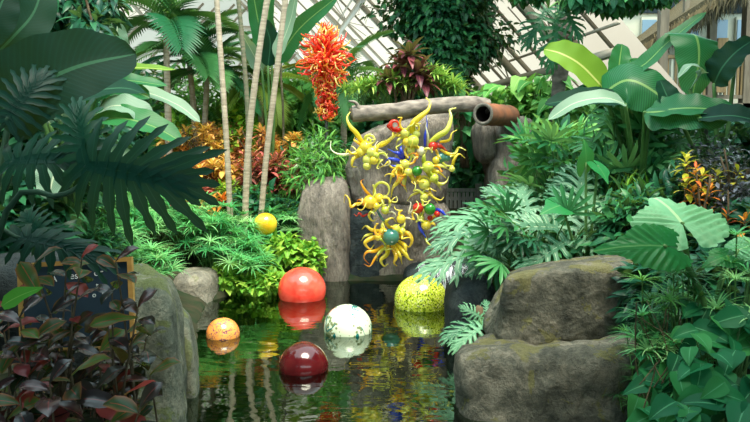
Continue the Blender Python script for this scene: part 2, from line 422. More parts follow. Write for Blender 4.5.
wm.add([(x,y,0) for x,y in _Pw], 0, [(0,1,2,3)], .5)
water = tag(wm.build('pond_water', water_mat()), kind='structure')

# glazed roof: two slopes falling from a ridge that runs away from the camera
def roof():
    pan, n = newmat('roof_panel'); L = n.links
    d = nd(n, 'ShaderNodeBsdfDiffuse'); d.inputs[0].default_value = (.5,.43,.36,1); t = nd(n, 'ShaderNodeBsdfTranslucent'); t.inputs[0].default_value = (.33,.29,.245,1)
    mx = nd(n, 'ShaderNodeMixShader'); mx.inputs[0].default_value = .8; o = nd(n, 'ShaderNodeOutputMaterial')
    L.new(d.outputs[0], mx.inputs[1]); L.new(t.outputs[0], mx.inputs[2]); L.new(mx.outputs[0], o.inputs[0])
    stl = solid('roof_steel', (158,150,134), .5, .3); drk = solid('roof_mullion', (128,120,106), .5, .3)
    O = W(486,56,20); d2 = nrm(A(.17,-1,0)); h = nrm(A(1,.17,0))
    ridge = -9.5                                            # metres up-slope (horizontal run) to the ridge
    root = tag(empty('ceiling', O), kind='structure')
    glz = MB(); 
    for sd in (1,-1):
        def Q(s, t, off=0.0):                               # s: horizontal run from the ridge, t along the ridge towards the camera
            r0 = O + h*ridge + A(0,0,-ridge)
            q = r0 + h*sd*s + A(0,0,-s) + d2*t
            return q + A(0,0,-off)
        smax = 13.2 if sd == 1 else 15.0
        t0, t1 = -27.0, 7.0
        a,b,c,e = Q(0,t0),Q(smax,t0),Q(smax,t1),Q(0,t1)
        glz.add([a,b,c,e], 0, [(0,1,2,3)], .5)
        mull = MB(); raf = MB(); pur = MB(); web = MB()
        k = 0; t = t0
        while t < t1:
            if k % 3 == 0:
                raf.bar(Q(0,t,.55), Q(smax,t,.55), .13, .17)
                raf.bar(Q(0,t,.1), Q(smax,t,.1), .07, .1)
            else: mull.bar(Q(0,t,.06), Q(smax,t,.06), .05, .07)
            t += 1.05*(1+max(0,-t-2)*.10); k += 1
        s = .4; q = 0
        while s < smax:
            pur.bar(Q(s,t0,.62), Q(s,t1,.62), .15, .15)
            pur.bar(Q(s,t0,.1), Q(s,t1,.1), .05, .05)
            tt = t0
            while tt < t1:
                nd0 = Q(s,tt,.62)
                for ds, dt in ((-.9,-.9),(.9,-.9),(-.9,.9),(.9,.9),(0,0)):
                    if 0 < s+ds < smax: web.bar(nd0, Q(s+ds, tt+dt, .08), .028, .028)
                tt += 1.05*3
            s += 3.1; q += 1
        for nm, mb, mt in (('mullion',mull,drk),('rafter',raf,stl),('purlin',pur,stl),('truss_web',web,stl)):
            ob = mb.build(nm, mt, root, O)
    e0 = O+h*ridge+A(0,0,-ridge)+d2*t0; glz.add([e0+A(0,0,-.05), e0-h*15+A(0,0,-15), e0+A(0,0,-15), e0+h*13.2+A(0,0,-13.2)], 0, [(0,1,2,3)], .5)
    gb = MB(); gt = MB(); f = d2*.25
    for k in range(-26, 22):                                # gable end: slanting glazing bars between the two slopes
        x0 = k*.95
        for z0 in np.arange(-15, 0, 3.0):
            xa, xb, za, zb = x0+(z0+15)*.95, x0+(z0+18)*.95, z0, z0+3.0
            if max(abs(xa), abs(xb)) < -zb: gb.bar(e0+h*xa+A(0,0,za)+f, e0+h*xb+A(0,0,zb)+f, .16, .12)
    for z0 in (-13.5,-10.5,-7.5,-4.5): gt.bar(e0-h*(-z0)+A(0,0,z0)+f*2, e0+h*(-z0)+A(0,0,z0)+f*2, .26, .26)
    for x0 in (-9,-4.5,0,4.5,9): gt.bar(e0+h*x0+A(0,0,-15)+f*2, e0+h*x0+A(0,0,-abs(x0))+f*2, .26, .26)
    gb.build('gable_mullion', drk, root, O); gt.build('gable_truss', stl, root, O)
    glz.build('glazing', pan, root, O)
roof()
bw = MB(); bw.box((0,23.2,1.6),(34,.25,3.4)); tag(bw.build('wall_back', solid('back_wall', (70,92,78), .8, .2, (50,74,62), 2)), kind='structure')

# unseen roofs and walls, added to keep sky light off foreground and sides
blocker = solid('shade_blocker', (92,104,98), .8, .2, (80,92,86), 1.5)
for nm, c, d in (('shade_roof',(0,-2.2,5.2),(24,10.6,.2)),('shade_wall_front',(0,-7.4,.4),(24,.2,4.9)),('shade_wall_left',(-11.5,3.2,1.6),(.2,21,7.4)),('shade_wall_right',(11.5,3.2,1.6),(.2,21,7.4)),('shade_roof_left',(-7.8,4.8,5.3),(7.2,3.2,.2)),('shade_roof_right',(7.6,6.2,5.3),(7.6,5.8,.2))):
    q = MB().box((0,0,0), d).build(nm, blocker, smooth=False); q.location = c; tag(q, kind='structure')
# ---------------------------------------------------------------- rocks
R_GREY = rockmat('rock_grey', (40,46,42), (98,98,86), (154,148,130), (116,114,56), mossamt=.44)
R_BANK = rockmat('rock_bank', (38,50,44), (100,108,94), (160,160,138), (96,110,44), mossamt=.45)
R_WALL = rockmat('rock_wall', (56,56,54), (128,120,110), (178,168,154), (92,100,72), stretch=(1.3,1.3,.42), mossamt=.36)
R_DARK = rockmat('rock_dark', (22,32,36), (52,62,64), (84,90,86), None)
R_PALE = rockmat('rock_pale', (80,82,76), (140,136,122), (186,178,160), (120,124,80), mossamt=.35)
def rock(name, cor, m, label, p=5.0, seed=0, amp=.05, sub=5, group=None, freq=1.6, parent=None, ledge=0.0):
    """boulder filling an 8-cornered block (bottom ring, top ring: near-left, near-right, far-right, far-left)"""
    cor = np.array([np.asarray(c, float) for c in cor]); cen = cor.mean(0)
    bm = bmesh.new(); bmesh.ops.create_icosphere(bm, subdivisions=sub, radius=1.0)
    for v in bm.verts:
        x,y,z = v.co; k = (abs(x)**p+abs(y)**p+abs(z)**p)**(1/p); u,w,q = (1+x/k)/2,(1+y/k)/2,(1+z/k)/2
        b = (cor[0]*(1-u)+cor[1]*u)*(1-w)+(cor[3]*(1-u)+cor[2]*u)*w
        t = (cor[4]*(1-u)+cor[5]*u)*(1-w)+(cor[7]*(1-u)+cor[6]*u)*w
        P = b*(1-q)+t*q; d = nrm(P-cen)
        s = Vector(P)*freq+Vector((seed*7.3, seed*3.1, seed*1.7))
        n1 = noise.fractal(s, .9, 2.1, 6); n2 = noise.ridged_multi_fractal(s*.6, 1.0, 2.0, 4, 1.0, 2.0)
        st = math.floor(noise.noise(s*.7)*5)/5
        P = P + d*amp*(n1*1.1+st*.9-.25*(n2-1))
        if ledge: P[2] += ledge*.3*math.sin(P[2]*14+4*noise.noise(s*.8))*amp
        v.co = P - cen
    me = bpy.data.meshes.new(name); bm.to_mesh(me); bm.free()
    me.polygons.foreach_set('use_smooth', [True]*len(me.polygons)); me.materials.append(m)
    o = bpy.data.objects.new(name, me); C.objects.link(o); o.location = [float(q) for q in cen]
    if label: tag(o, label, 'rock', group)
    return o
def blk(px0, px1, py0, py1, Y0, Y1, zb=-.4, dpx=(0,0), dpy=(0,0), lean=0.0):
    """block whose near face spans the pixels at depth Y0; top far edge raised/lowered by dpy"""
    tl = W(px0,py0+dpy[0],Y0+lean); tr = W(px1,py0+dpy[1],Y0+lean); bl = W(px0+dpx[0],py1,Y0); br = W(px1+dpx[1],py1,Y0)
    bl[2] = br[2] = zb if zb is not None else bl[2]
    f = A(0,Y1-Y0,0); g = A(0,Y1-Y0-lean,0)
    return [bl,br,br+f,bl+f,tl,tr,tr+g,tl+g]
# right bank boulders
c = blk(498,646,268,350,5.75,7.0, .25, (-6,6), (8,-14), .1); c[7] = W(520,268,7.0); c[6] = W(642,247,7.0); c[4]=W(496,272,5.75); c[5]=W(650,262,5.7)
rock('boulder', c, R_GREY, 'large flat-topped grey boulder lying on top of another beside the pond', 9, 3, .05, 6, 'boulders on the pond banks')
c = [W(455,440,4.95),W(655,440,4.6),W(690,360,6.9),W(470,350,6.9),W(446,352,5.35),W(640,350,5.3),W(650,338,6.9),W(462,333,6.9)]
c[0][2]=c[1][2]=c[2][2]=c[3][2]=-1.1; c[0][1]=c[1][1]=4.7
c[4] = W(448,346,5.1); c[5] = W(646,340,5.0)
rock('boulder', c, R_GREY, 'broad low boulder at the water with another boulder resting on it', 7, 5, .10, 6, 'boulders on the pond banks', freq=1.3)
c = blk(450,500,283,335,7.3,8.2,-.3,(2,0),(4,-6))
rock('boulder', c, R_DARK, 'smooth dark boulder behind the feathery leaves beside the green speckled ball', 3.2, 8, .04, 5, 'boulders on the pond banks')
c = [W(434,370,6.4),W(520,380,6.2),W(520,345,7.3),W(450,345,7.3),W(449,345,6.5),W(520,335,6.4),W(520,330,7.3),W(462,330,7.2)]
for i in range(4): c[i][2] = -.4
c = [W(443,380,6.3),W(520,380,6.2),W(520,345,7.3),W(450,345,7.3),W(449,347,6.4),W(520,335,6.4),W(520,330,7.3),W(465,328,7.2)]
for i in range(4): c[i][2] = -.4
rock('boulder', c, R_GREY, 'small wedge of boulder poking out between the low boulder and dark boulder', 3.6, 9, .05, 5, 'boulders on the pond banks')
# left bank boulders
c = [G(192,432,-.4)*1,A(-1.22,4.9,-.5),A(-1.5,6.2,-1.0),A(-2.2,6.2,-1.0),W(118,266,4.75),W(176,272,4.75),W(180,284,6.1),W(128,262,6.1)]
c[0] = A(-2.2,4.3,-1.1); c[1] = A(-1.16,4.3,-1.1)
rock('boulder', c, R_BANK, 'tall mossy boulder with a sheer face at the water behind the sign', 5, 11, .06, 6, 'boulders on the pond banks')
c = [A(-1.85,5.6,-.9),A(-1.36,5.4,-.9),A(-1.56,6.7,-.9),A(-2.0,6.7,-.9),W(172,306,5.6),W(193,318,5.5),W(193,316,6.7),W(178,300,6.7)]
rock('boulder', c, R_BANK, 'narrow dark boulder flanking the tall mossy boulder at the water', 5, 12, .04, 5, 'boulders on the pond banks')
c = [A(-4.2,4.75,0),A(-1.95,4.75,0),A(-1.95,6.3,0),A(-4.2,6.3,0),W(-60,262,4.8),W(128,262,4.9),W(128,250,6.3),W(-40,250,6.3)]
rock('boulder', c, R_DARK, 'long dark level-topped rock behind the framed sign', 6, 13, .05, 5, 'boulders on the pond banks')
c = blk(166,208,271,306,8.9,9.8,-.3,(-2,1),(0,6))
rock('boulder', c, R_PALE, 'small pale boulder at the foot of the sedges', 3.6, 14, .05, 5, 'boulders on the pond banks')
# rock wall behind the glass
c = blk(350,455,112,208,10.75,12.2,None,(0,-2),(24,-6),.22); 
for i in range(4): c[i][2] = 1.05
rock('rock_slab', c, R_WALL, 'upper slab of the rock wall, under the log, with glass vines', 5.5, 21, .07, 6, 'slabs of the rock wall', ledge=.6)
c = blk(370,452,200,290,10.6,12.2,-.4,(0,0),(0,0),.12)
rock('rock_slab', c, R_WALL, 'lower dark slab of the rock wall standing in the pond', 5.5, 22, .07, 6, 'slabs of the rock wall', ledge=.6)
c = blk(296,350,180,290,10.45,11.8,-.4,(-2,2),(6,-4),.25)
rock('rock_slab', c, R_WALL, 'smooth curved grey slab beside the glass-covered wall, behind the red ball', 4.5, 23, .05, 6, 'slabs of the rock wall')
c = blk(345,384,202,294,10.62,11.6,-.5,(0,6),(0,10),.15)
rock('rock_slab', c, R_DARK, 'rock coloured black as the shadow in the recess between the curved slab and glass-covered wall', 5, 24, .07, 5, 'slabs of the rock wall')  # dark rock colour stands in for the shadow low on the slab
c = blk(493,545,114,200,11.0,12.6,.3,(0,4),(2,0),.1)
rock('rock_pillar', c, R_WALL, 'pale rock pillar standing behind the fan palm, apart from the wall', 5, 25, .07, 6)
c = blk(477,500,118,164,11.1,12.2,None,(4,0),(4,0),.0)
zb = Zp(164,11.1)
for i in range(4): c[i][2] = zb
rock('rock_overhang', c, R_WALL, 'rounded overhanging rock bulge on the shaded side of the pale pillar', 3.2, 26, .06, 5)
c = blk(405,490,268,300,9.9,10.9,-.4,(0,0),(2,-3))
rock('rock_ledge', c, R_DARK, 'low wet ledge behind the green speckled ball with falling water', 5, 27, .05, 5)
# falling water
def wf_mat():
    m, n = newmat('falling_water'); L = n.links
    tc = nd(n, 'ShaderNodeTexCoord'); mp = nd(n, 'ShaderNodeMapping'); mp.inputs['Scale'].default_value = (16,16,1.2); L.new(tc.outputs['Object'], mp.inputs[0])
    nz = nd(n, 'ShaderNodeTexNoise'); nz.inputs['Scale'].default_value = 1.6; L.new(mp.outputs[0], nz.inputs[0])
    cr = ramp(n, [(.42,(0,0,0,1)),(.7,(.75,.75,.75,1))]); L.new(nz.outputs[0], cr.inputs[0])
    p = nd(n, 'ShaderNodeBsdfPrincipled'); p.inputs['Base Color'].default_value = (.75,.82,.84,1); p.inputs['Roughness'].default_value = .15
    t = nd(n, 'ShaderNodeBsdfTransparent'); mx = nd(n, 'ShaderNodeMixShader'); L.new(cr.outputs[0], mx.inputs[0]); L.new(t.outputs[0], mx.inputs[1]); L.new(p.outputs[0], mx.inputs[2])
    o = nd(n, 'ShaderNodeOutputMaterial'); L.new(mx.outputs[0], o.inputs[0]); return m
f = MB(); n_ = 24
V = []
for i in range(n_+1):
    px = 418+58*i/n_; a = W(px, 268+1.2*math.sin(i), 9.8); a[2] = Zp(267+1.5*math.sin(i*1.7), 9.9)
    V += [a+A(0,.2,.02), a, A(a[0], 9.72, .01)]
f.add(V, 0, [(i*3+j, i*3+3+j, i*3+4+j, i*3+1+j) for i in range(n_) for j in (0,1)], .5)
tag(f.build('waterfall', wf_mat(), None, W(447,275,9.8)), 'thin white curtain of water falling off the dark ledge behind the green ball', 'waterfall', kind='stuff')

# ---------------------------------------------------------------- logs
BARK = solid('log_bark', (100,92,86), .85, .2, (158,146,134), 7, .7, stretch=(1,2,2))
DARKW = solid('hollow_dark', (26,24,24), .9, .1, (44,36,32), 9)
ORNG = solid('log_orange', (150,96,66), .8, .2, (108,78,62), 6, .5)
P = spline([W(352,114,10.55),W(385,112,10.6),W(425,107,10.65),W(470,104,10.7),W(488,107,10.75)], 40)
rr = .122+.014*np.array([noise.noise((i*.35,0,3)) for i in range(40)])
lg = empty('fallen_log', P[20], 'long grey fallen log lying level across the top of the rock wall', 'log')
MB().tube(P, rr, 18, cap=False).build('bark', BARK, lg, P[20])
d0 = nrm(P[0]-P[1])
MB().tube([P[0]+d0*.03, P[0]-d0*.1], [.085,.1], 16).build('cut_end', solid('log_cut', (120,108,88), .8, .2, (84,74,60), 30), lg, P[20])
MB().tube(spline([W(360,112,10.5),W(356,103,10.45),W(349,101,10.4)],6), [.04,.035,.03,.025,.02,.012], 8).build('stub', BARK, lg, P[20])
a = W(483,114,10.35); b = W(508,116,11.1); ax = nrm(b-a)
hl = empty('hollow_log', a, 'short hollow log with an open dark end, resting on the rock pillar', 'log')
Q = a+ax*np.linspace(0,1.0,12)[:,None]
MB().tube(Q, .165+.008*np.sin(np.arange(12)*2.1), 20, cap=False).build('bark', ORNG, hl, a)
MB().tube(Q[:9], .118, 20, cap=False).build('hollow', DARKW, hl, a)
MB().tube([Q[8],Q[8]+ax*.02], .118, 16).build('back_face', DARKW, hl, a)
rim = MB(); an = np.linspace(0,2*math.pi,21)[:-1]; x_ = nrm(np.cross(ax,A(0,0,1))); y_ = np.cross(x_,ax)
V = [a+ (x_*math.cos(t)+y_*math.sin(t))*.165 for t in an]+[a-ax*.02+(x_*math.cos(t)+y_*math.sin(t))*.143 for t in an]+[a+(x_*math.cos(t)+y_*math.sin(t))*.116 for t in an]
rim.add(V,0,[(k*20+i,k*20+(i+1)%20,k*20+20+(i+1)%20,k*20+20+i) for k in (0,1) for i in range(20)],.5).build('rim', solid('log_rim',(128,122,112),.8,.2,(90,84,76),20), hl, a)

# ---------------------------------------------------------------- low timber fence beyond the rock wall
WOODG = solid('grey_timber', (118,122,116), .8, .2, (150,150,140), 4, .3, stretch=(6,6,1))
fo = W(470,215,12.6); fz = gz1(fo[0], 12.6)
fe = empty('picket_fence', (fo[0],12.6,fz), 'low weathered grey picket fence behind the glass wall and silvery leaves', 'fence')
x0, x1 = Xp(443,12.6), Xp(500,12.6); zt = Zp(189,12.6)
for i in range(15):
    x = x0+(x1-x0)*i/14
    MB().box((x,12.6,(zt+fz)/2-.03),(.055,.03,zt-fz-.06)).build('picket', WOODG, fe, fe.location, False)
for z in (zt-.02, fz+.18): MB().box(((x0+x1)/2,12.63,z),(x1-x0+.1,.06,.06)).build('rail', WOODG, fe, fe.location, False)
for px in (441,479,502): MB().box((Xp(px,12.6),12.66,(zt+fz)/2+.03),(.11,.09,zt-fz+.12)).build('post', WOODG, fe, fe.location, False)

# ---------------------------------------------------------------- thatched pavilion with raised balcony
def pavilion():
    Y = 14.0; o = A(Xp(690,Y), Y+.8, gz1(Xp(690,Y),Y))
    r = empty('pavilion', o, 'raised timber pavilion with thatched eave, railing and blue-tinted windows', 'pavilion')
    tim = solid('pavilion_timber', (98,92,80), .8, .2, (128,120,104), 3, .3, stretch=(4,4,.6)); lt = solid('pavilion_panel', (196,196,176), .7, .2, (176,180,166), 3)
    slab = solid('pavilion_plank', (150,128,92), .8, .2, (120,104,78), 3, .2, stretch=(5,5,1)); win = solid('window_blue', (120,150,172), .12, .6); dk = solid('pavilion_dark', (34,48,54), .8, .2)
    B = lambda *a: MB().box(*a)
    zf = Zp(103,Y); zt = Zp(-2,Y); xr = Xp(790,Y); xl = Xp(652,Y)
    B(((xl+xr)/2,Y+1.9,(o[2]+zf)/2),(xr-xl,.12,zf-o[2])).build('lower_wall', dk, r, o, False)
    B(((xl+xr)/2,Y+.95,zf-.08),(xr-xl+.2,2.1,.14)).build('floor_deck', tim, r, o, False)
    B(((xl+xr)/2,Y+1.95,(zf+zt+1.2)/2),(xr-xl+.3,.12,zt+1.2-zf)).build('rear_wall', lt, r, o, False)
    B(((xl+xr)/2,Y+1.86,Zp(2,Y+1.9)),(xr-xl,.06,.5)).build('upper_band', dk, r, o, False)
    for p0,p1 in ((634,652),(672,694),(702,722),(726,752)):
        w = B((Xp((p0+p1)/2,Y+1.85),Y+1.84,Zp(40,Y+1.85)),((p1-p0)/F*Y,.06,1.0)).build('window_frame', lt, r, o, False)
        B((Xp((p0+p1)/2,Y+1.82),Y+1.80,Zp(40,Y+1.8)),((p1-p0)/F*Y*.86,.03,.88)).build('pane', win, w, o, False)
    for px,wd in ((657,.17),(679,.1),(705,.14),(741,.2),(772,.16)):
        B((Xp(px,Y),Y,(o[2]+zt)/2),(wd,wd,zt-o[2])).build('post', tim, r, o, False)
    B((Xp(716,Y-.1),Y-.1,Zp(66,Y)),(.2,.05,1.05)).build('plank', slab, r, o, False)
    B(((xl+xr)/2,Y-.04,Zp(57,Y)),(xr-xl,.07,.07)).build('handrail', slab, r, o, False)
    B(((xl+xr)/2,Y-.04,Zp(97,Y)),(xr-xl,.07,.07)).build('bottom_rail', tim, r, o, False)
    n = 34
    for i in range(n):
        B((xl+(xr-xl)*(i+.5)/n,Y-.04,(Zp(57,Y)+Zp(97,Y))/2),(.045,.03,Zp(57,Y)-Zp(97,Y))).build('baluster', slab if i%3 else lt, r, o, False)
    # eave: beam rising to the near corner with a ragged straw fringe
    a = W(612,70,15.6); b = W(745,-14,12.6)
    MB().bar(a, b, .14, .14).build('eave_beam', slab, r, o, False)
    rn = rs(5); N = 900; t = rn.rand(N)**.6*.86+.14; p = a+(b-a)*t[:,None]+A(0,.05,.08)+rn.normal(size=(N,3))*.04
    dd = nrm(np.stack([rn.normal(0,.25,N), rn.normal(-.3,.25,N), -np.ones(N)],1))
    MB().place(T_leaf(.09,3,2,prof_blade,.5,.2), p, dd, A(0,-1,.2), rn.uniform(.2,.45,N), rn.rand(N)).build('thatch_fringe', leafmat('straw',[(96,88,66),(58,58,48),(126,114,84)],trans=0,rough=.9), r, o)
    th = MB(); V = [a+A(0,0,.1),b+A(0,0,.1),b+A(2.6,3,2.2),a+A(2.6,3,2.2), a+A(0,0,.22),b+A(0,0,.22),b+A(2.6,3,2.4),a+A(2.6,3,2.4)]
    th.add(V,0,[(0,1,2,3),(4,7,6,5),(0,4,5,1),(1,5,6,2),(2,6,7,3),(3,7,4,0)],.5).build('thatch_roof', solid('thatch',(104,94,72),.95,.1,(72,68,54),12,.6,stretch=(3,3,1)), r, o, False)
pavilion()

# ---------------------------------------------------------------- glass balls
def ballmat(name, kind, c1, c2, c3=None):
    m, n = newmat(name); L = n.links
    tc = nd(n, 'ShaderNodeTexCoord'); p = nd(n, 'ShaderNodeBsdfPrincipled'); p.inputs['Roughness'].default_value = .16
    p.inputs['Coat Weight'].default_value = .45; p.inputs['Coat Roughness'].default_value = .03
    def nz(sc, det=4, dist=0.0, st=(1,1,1)):
        mp = nd(n,'ShaderNodeMapping'); mp.inputs['Scale'].default_value = st; L.new(tc.outputs['Object'], mp.inputs[0])
        x = nd(n,'ShaderNodeTexNoise'); x.inputs['Scale'].default_value = sc; x.inputs['Detail'].default_value = det; x.inputs['Distortion'].default_value = dist; L.new(mp.outputs[0], x.inputs[0]); return x.outputs[0]
    if kind == 'mottle':
        cr = ramp(n, [(.3,lin(c1)),(.7,lin(c2))]); L.new(nz(5,8,.3), cr.inputs[0]); col = cr.outputs[0]
    elif kind == 'speck':
        cr = ramp(n, [(.40,lin(c1)),(.47,lin(c2)),(.62,lin(c2))]); L.new(nz(34,3,.4), cr.inputs[0]); col = cr.outputs[0]
        col = mixc(n, math_(n,'GREATER_THAN',nz(44,2),.60), col, lin(c3))
        col = mixc(n, math_(n,'GREATER_THAN',nz(40,2,.6,(1.3,1,1)),.60), col, lin((48,74,20)))
    elif kind == 'splash':
        b0 = nz(1.6,3,1.6); cr = ramp(n, [(.3,lin(c1)),(.7,lin((208,224,196)))]); L.new(nz(4,5), cr.inputs[0]); col = cr.outputs[0]
        vo = nd(n,'ShaderNodeTexVoronoi'); vo.inputs['Scale'].default_value = 26; L.new(tc.outputs['Object'], vo.inputs[0])
        k = math_(n,'LESS_THAN', vo.outputs['Distance'], math_(n,'MULTIPLY',math_(n,'SUBTRACT',nz(4.5,2),.36),2.2))
        col = mixc(n, k, col, lin(c2))
        sw = math_(n,'LESS_THAN', math_(n,'ABSOLUTE', math_(n,'SUBTRACT', b0, .5)), .017)
        col = mixc(n, math_(n,'MULTIPLY', sw, math_(n,'GREATER_THAN', nz(3,1), .48)), col, lin(c3))
    elif kind == 'net':
        cr = ramp(n, [(.3,lin(c1)),(.7,lin(c2))]); L.new(nz(3,3), cr.inputs[0]); col = cr.outputs[0]
        for i, st in enumerate(((1,1,1),(1.3,.8,1.9))):
            q = math_(n,'LESS_THAN', math_(n,'ABSOLUTE', math_(n,'SUBTRACT', nz(6+i,2,1.2,st),   .5)), .011); col = mixc(n, q, col, lin(c3))
    else:
        w = nd(n,'ShaderNodeTexWave'); w.inputs['Scale'].default_value = 1.2; w.inputs['Distortion'].default_value = 3; L.new(tc.outputs['Object'], w.inputs[0])
        cr = ramp(n, [(.2,lin(c1)),(.9,lin(c2))]); L.new(w.outputs[0], cr.inputs[0]); col = cr.outputs[0]
    L.new(col, p.inputs['Base Color'])
    o = nd(n,'ShaderNodeOutputMaterial'); L.new(p.outputs[0], o.inputs[0]); return m
def gball(px, py, Y, r, m, label, rot=(0,0,0), group='glass balls floating on the pond'):
    c = W(px,py,Y); b = MB().ball((0,0,0), r, 48, 30, sq=(1,1,.96)).build('glass_ball', m)
    b.location = [float(q) for q in c]; b.rotation_euler = rot; return tag(b, label, 'glass ball', group)
gball(302,290,9.35,.325, ballmat('ball_red','mottle',(236,58,44),(250,104,84)), 'large plain coral-red glass ball floating by the rock bank')
gball(348,328,7.62,.272, ballmat('ball_white','splash',(224,232,204),(128,140,100),(32,120,118)), 'milky white speckled glass ball with teal squiggles floating mid-pond', (.5,.2,1.1))
gball(303.5,366,6.28,.228, ballmat('ball_maroon','mottle',(66,12,18),(92,20,24)), 'glossy dark maroon glass ball, nearest of those afloat')
gball(421,300,8.85,.345, ballmat('ball_green','speck',(120,146,24),(206,220,66),(238,240,150)), 'yellow-green speckled glass ball floating under the wall of glass')
gball(223,333.5,7.4,.178, ballmat('ball_orange','net',(246,140,58),(250,176,92),(120,74,96)), 'small orange glass ball netted with dark lines floating near the boulder')
yb = gball(265.5,224,10.3,.172, ballmat('ball_yellow','streak',(236,180,24),(250,208,52)), 'yellow glass ball sitting among plants at the foot of the slender trunks', (0,0,.4), 'glass balls among the plants')

# ---------------------------------------------------------------- foliage materials
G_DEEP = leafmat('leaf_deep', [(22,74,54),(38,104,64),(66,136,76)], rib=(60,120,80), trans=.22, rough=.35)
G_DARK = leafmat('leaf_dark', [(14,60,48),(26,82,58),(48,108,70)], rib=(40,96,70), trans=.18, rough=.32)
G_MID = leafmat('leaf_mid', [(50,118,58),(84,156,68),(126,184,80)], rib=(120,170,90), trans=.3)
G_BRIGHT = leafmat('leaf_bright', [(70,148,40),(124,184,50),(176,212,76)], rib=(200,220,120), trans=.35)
G_SEDGE = leafmat('leaf_sedge', [(56,150,88),(100,188,110),(168,220,146)], trans=.3, rough=.4)
G_SEDGED = leafmat('leaf_sedge_dark', [(16,84,46),(40,120,60),(96,160,70)], trans=.25, rough=.4)
G_PALM = leafmat('leaf_palm', [(26,88,58),(52,120,70),(96,150,84)], trans=.25, rough=.35)
G_FAN = leafmat('leaf_fan', [(24,92,58),(50,124,76),(100,164,104)], trans=.25, rough=.35)
G_SILV = leafmat('leaf_silver', [(84,132,104),(108,156,122),(140,182,146)], rib=(176,202,164), ribw=.1, trans=.22, rough=.42)
G_SILVD = leafmat('leaf_silver_dark', [(58,112,82),(82,138,102),(108,160,122)], rib=(150,190,150), ribw=.1, trans=.2, rough=.42)
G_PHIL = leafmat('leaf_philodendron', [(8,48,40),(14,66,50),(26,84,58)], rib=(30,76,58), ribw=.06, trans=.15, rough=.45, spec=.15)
G_BAN = leafmat('leaf_banana', [(14,78,48),(26,98,58),(44,118,66)], rib=(120,160,90), ribw=.05, vein=110, veincol=(60,140,80), trans=.35, rough=.38)
G_BANY = leafmat('leaf_banana_yellow', [(84,132,44),(116,156,50),(150,180,64)], rib=(200,205,120), ribw=.06, vein=110, veincol=(120,160,50), trans=.4)
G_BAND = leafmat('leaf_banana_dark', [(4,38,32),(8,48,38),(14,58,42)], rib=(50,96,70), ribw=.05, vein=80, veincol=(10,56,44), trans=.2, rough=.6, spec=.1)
G_BANP = leafmat('leaf_banana_pale', [(92,130,112),(118,150,126),(140,168,138)], rib=(190,205,170), ribw=.05, vein=110, veincol=(150,178,150), trans=.25, rough=.45)
G_EAR = leafmat('leaf_ear', [(92,158,112),(108,172,124),(124,184,136)], rib=(170,204,150), ribw=.12, vein=30, veincol=(130,184,136), trans=.25, rough=.45)
G_EARD = leafmat('leaf_ear_dark', [(22,104,56),(34,122,64),(46,134,70)], rib=(90,150,90), ribw=.1, vein=30, veincol=(40,120,70), trans=.3, rough=.4)
G_POTH = leafmat('leaf_pothos', [(14,84,56),(28,112,68),(64,146,76)], rib=(90,160,110), ribw=.05, trans=.25, rough=.5, spec=.15)
G_STEM = solid('green_stem', (70,110,62), .5, .3, (96,134,72), 6)
G_STEMD = solid('dark_stem', (30,62,46), .5, .3, (46,80,54), 6)
B_STEM = solid('brown_stem', (82,68,52), .8, .2, (112,96,74), 12)
CRO = {
 'gold': leafmat('croton_gold', [(244,200,80),(252,226,116),(236,170,100),(196,200,86)], rib=(250,220,120), trans=.25, edge=(210,120,80)),
 'pink': leafmat('croton_pink', [(226,120,96),(242,172,120),(246,206,120),(180,92,80)], rib=(240,170,120), trans=.25),
 'maroon': leafmat('croton_maroon', [(130,44,60),(180,76,82),(214,116,104),(96,56,56)], rib=(220,130,110), trans=.22),
 'orange': leafmat('croton_orange', [(226,96,34),(244,150,50),(206,70,44),(240,180,70)], rib=(250,200,90), trans=.25),
 'lemon': leafmat('croton_lemon', [(226,206,60),(190,190,52),(240,222,96)], rib=(150,170,60), trans=.3)}
P_TI = leafmat('leaf_purple', [(62,30,44),(104,46,60),(146,76,82)], rib=(150,80,84), trans=.2, rough=.3)
COPPER = leafmat('leaf_copper', [(24,22,34),(40,20,30),(74,24,34),(30,40,38),(20,44,42)], rib=(120,44,48), ribw=.05, edge=(40,22,32), trans=.2, rough=.25, spec=.6)
COPPERG = leafmat('leaf_coppergreen', [(24,58,38),(44,82,40),(80,118,50)], rib=(170,70,50), ribw=.05, edge=(150,80,50), trans=.25, rough=.28)
RED_L = leafmat('leaf_red', [(110,26,36),(160,50,48),(84,24,38)], trans=.25, rough=.28)

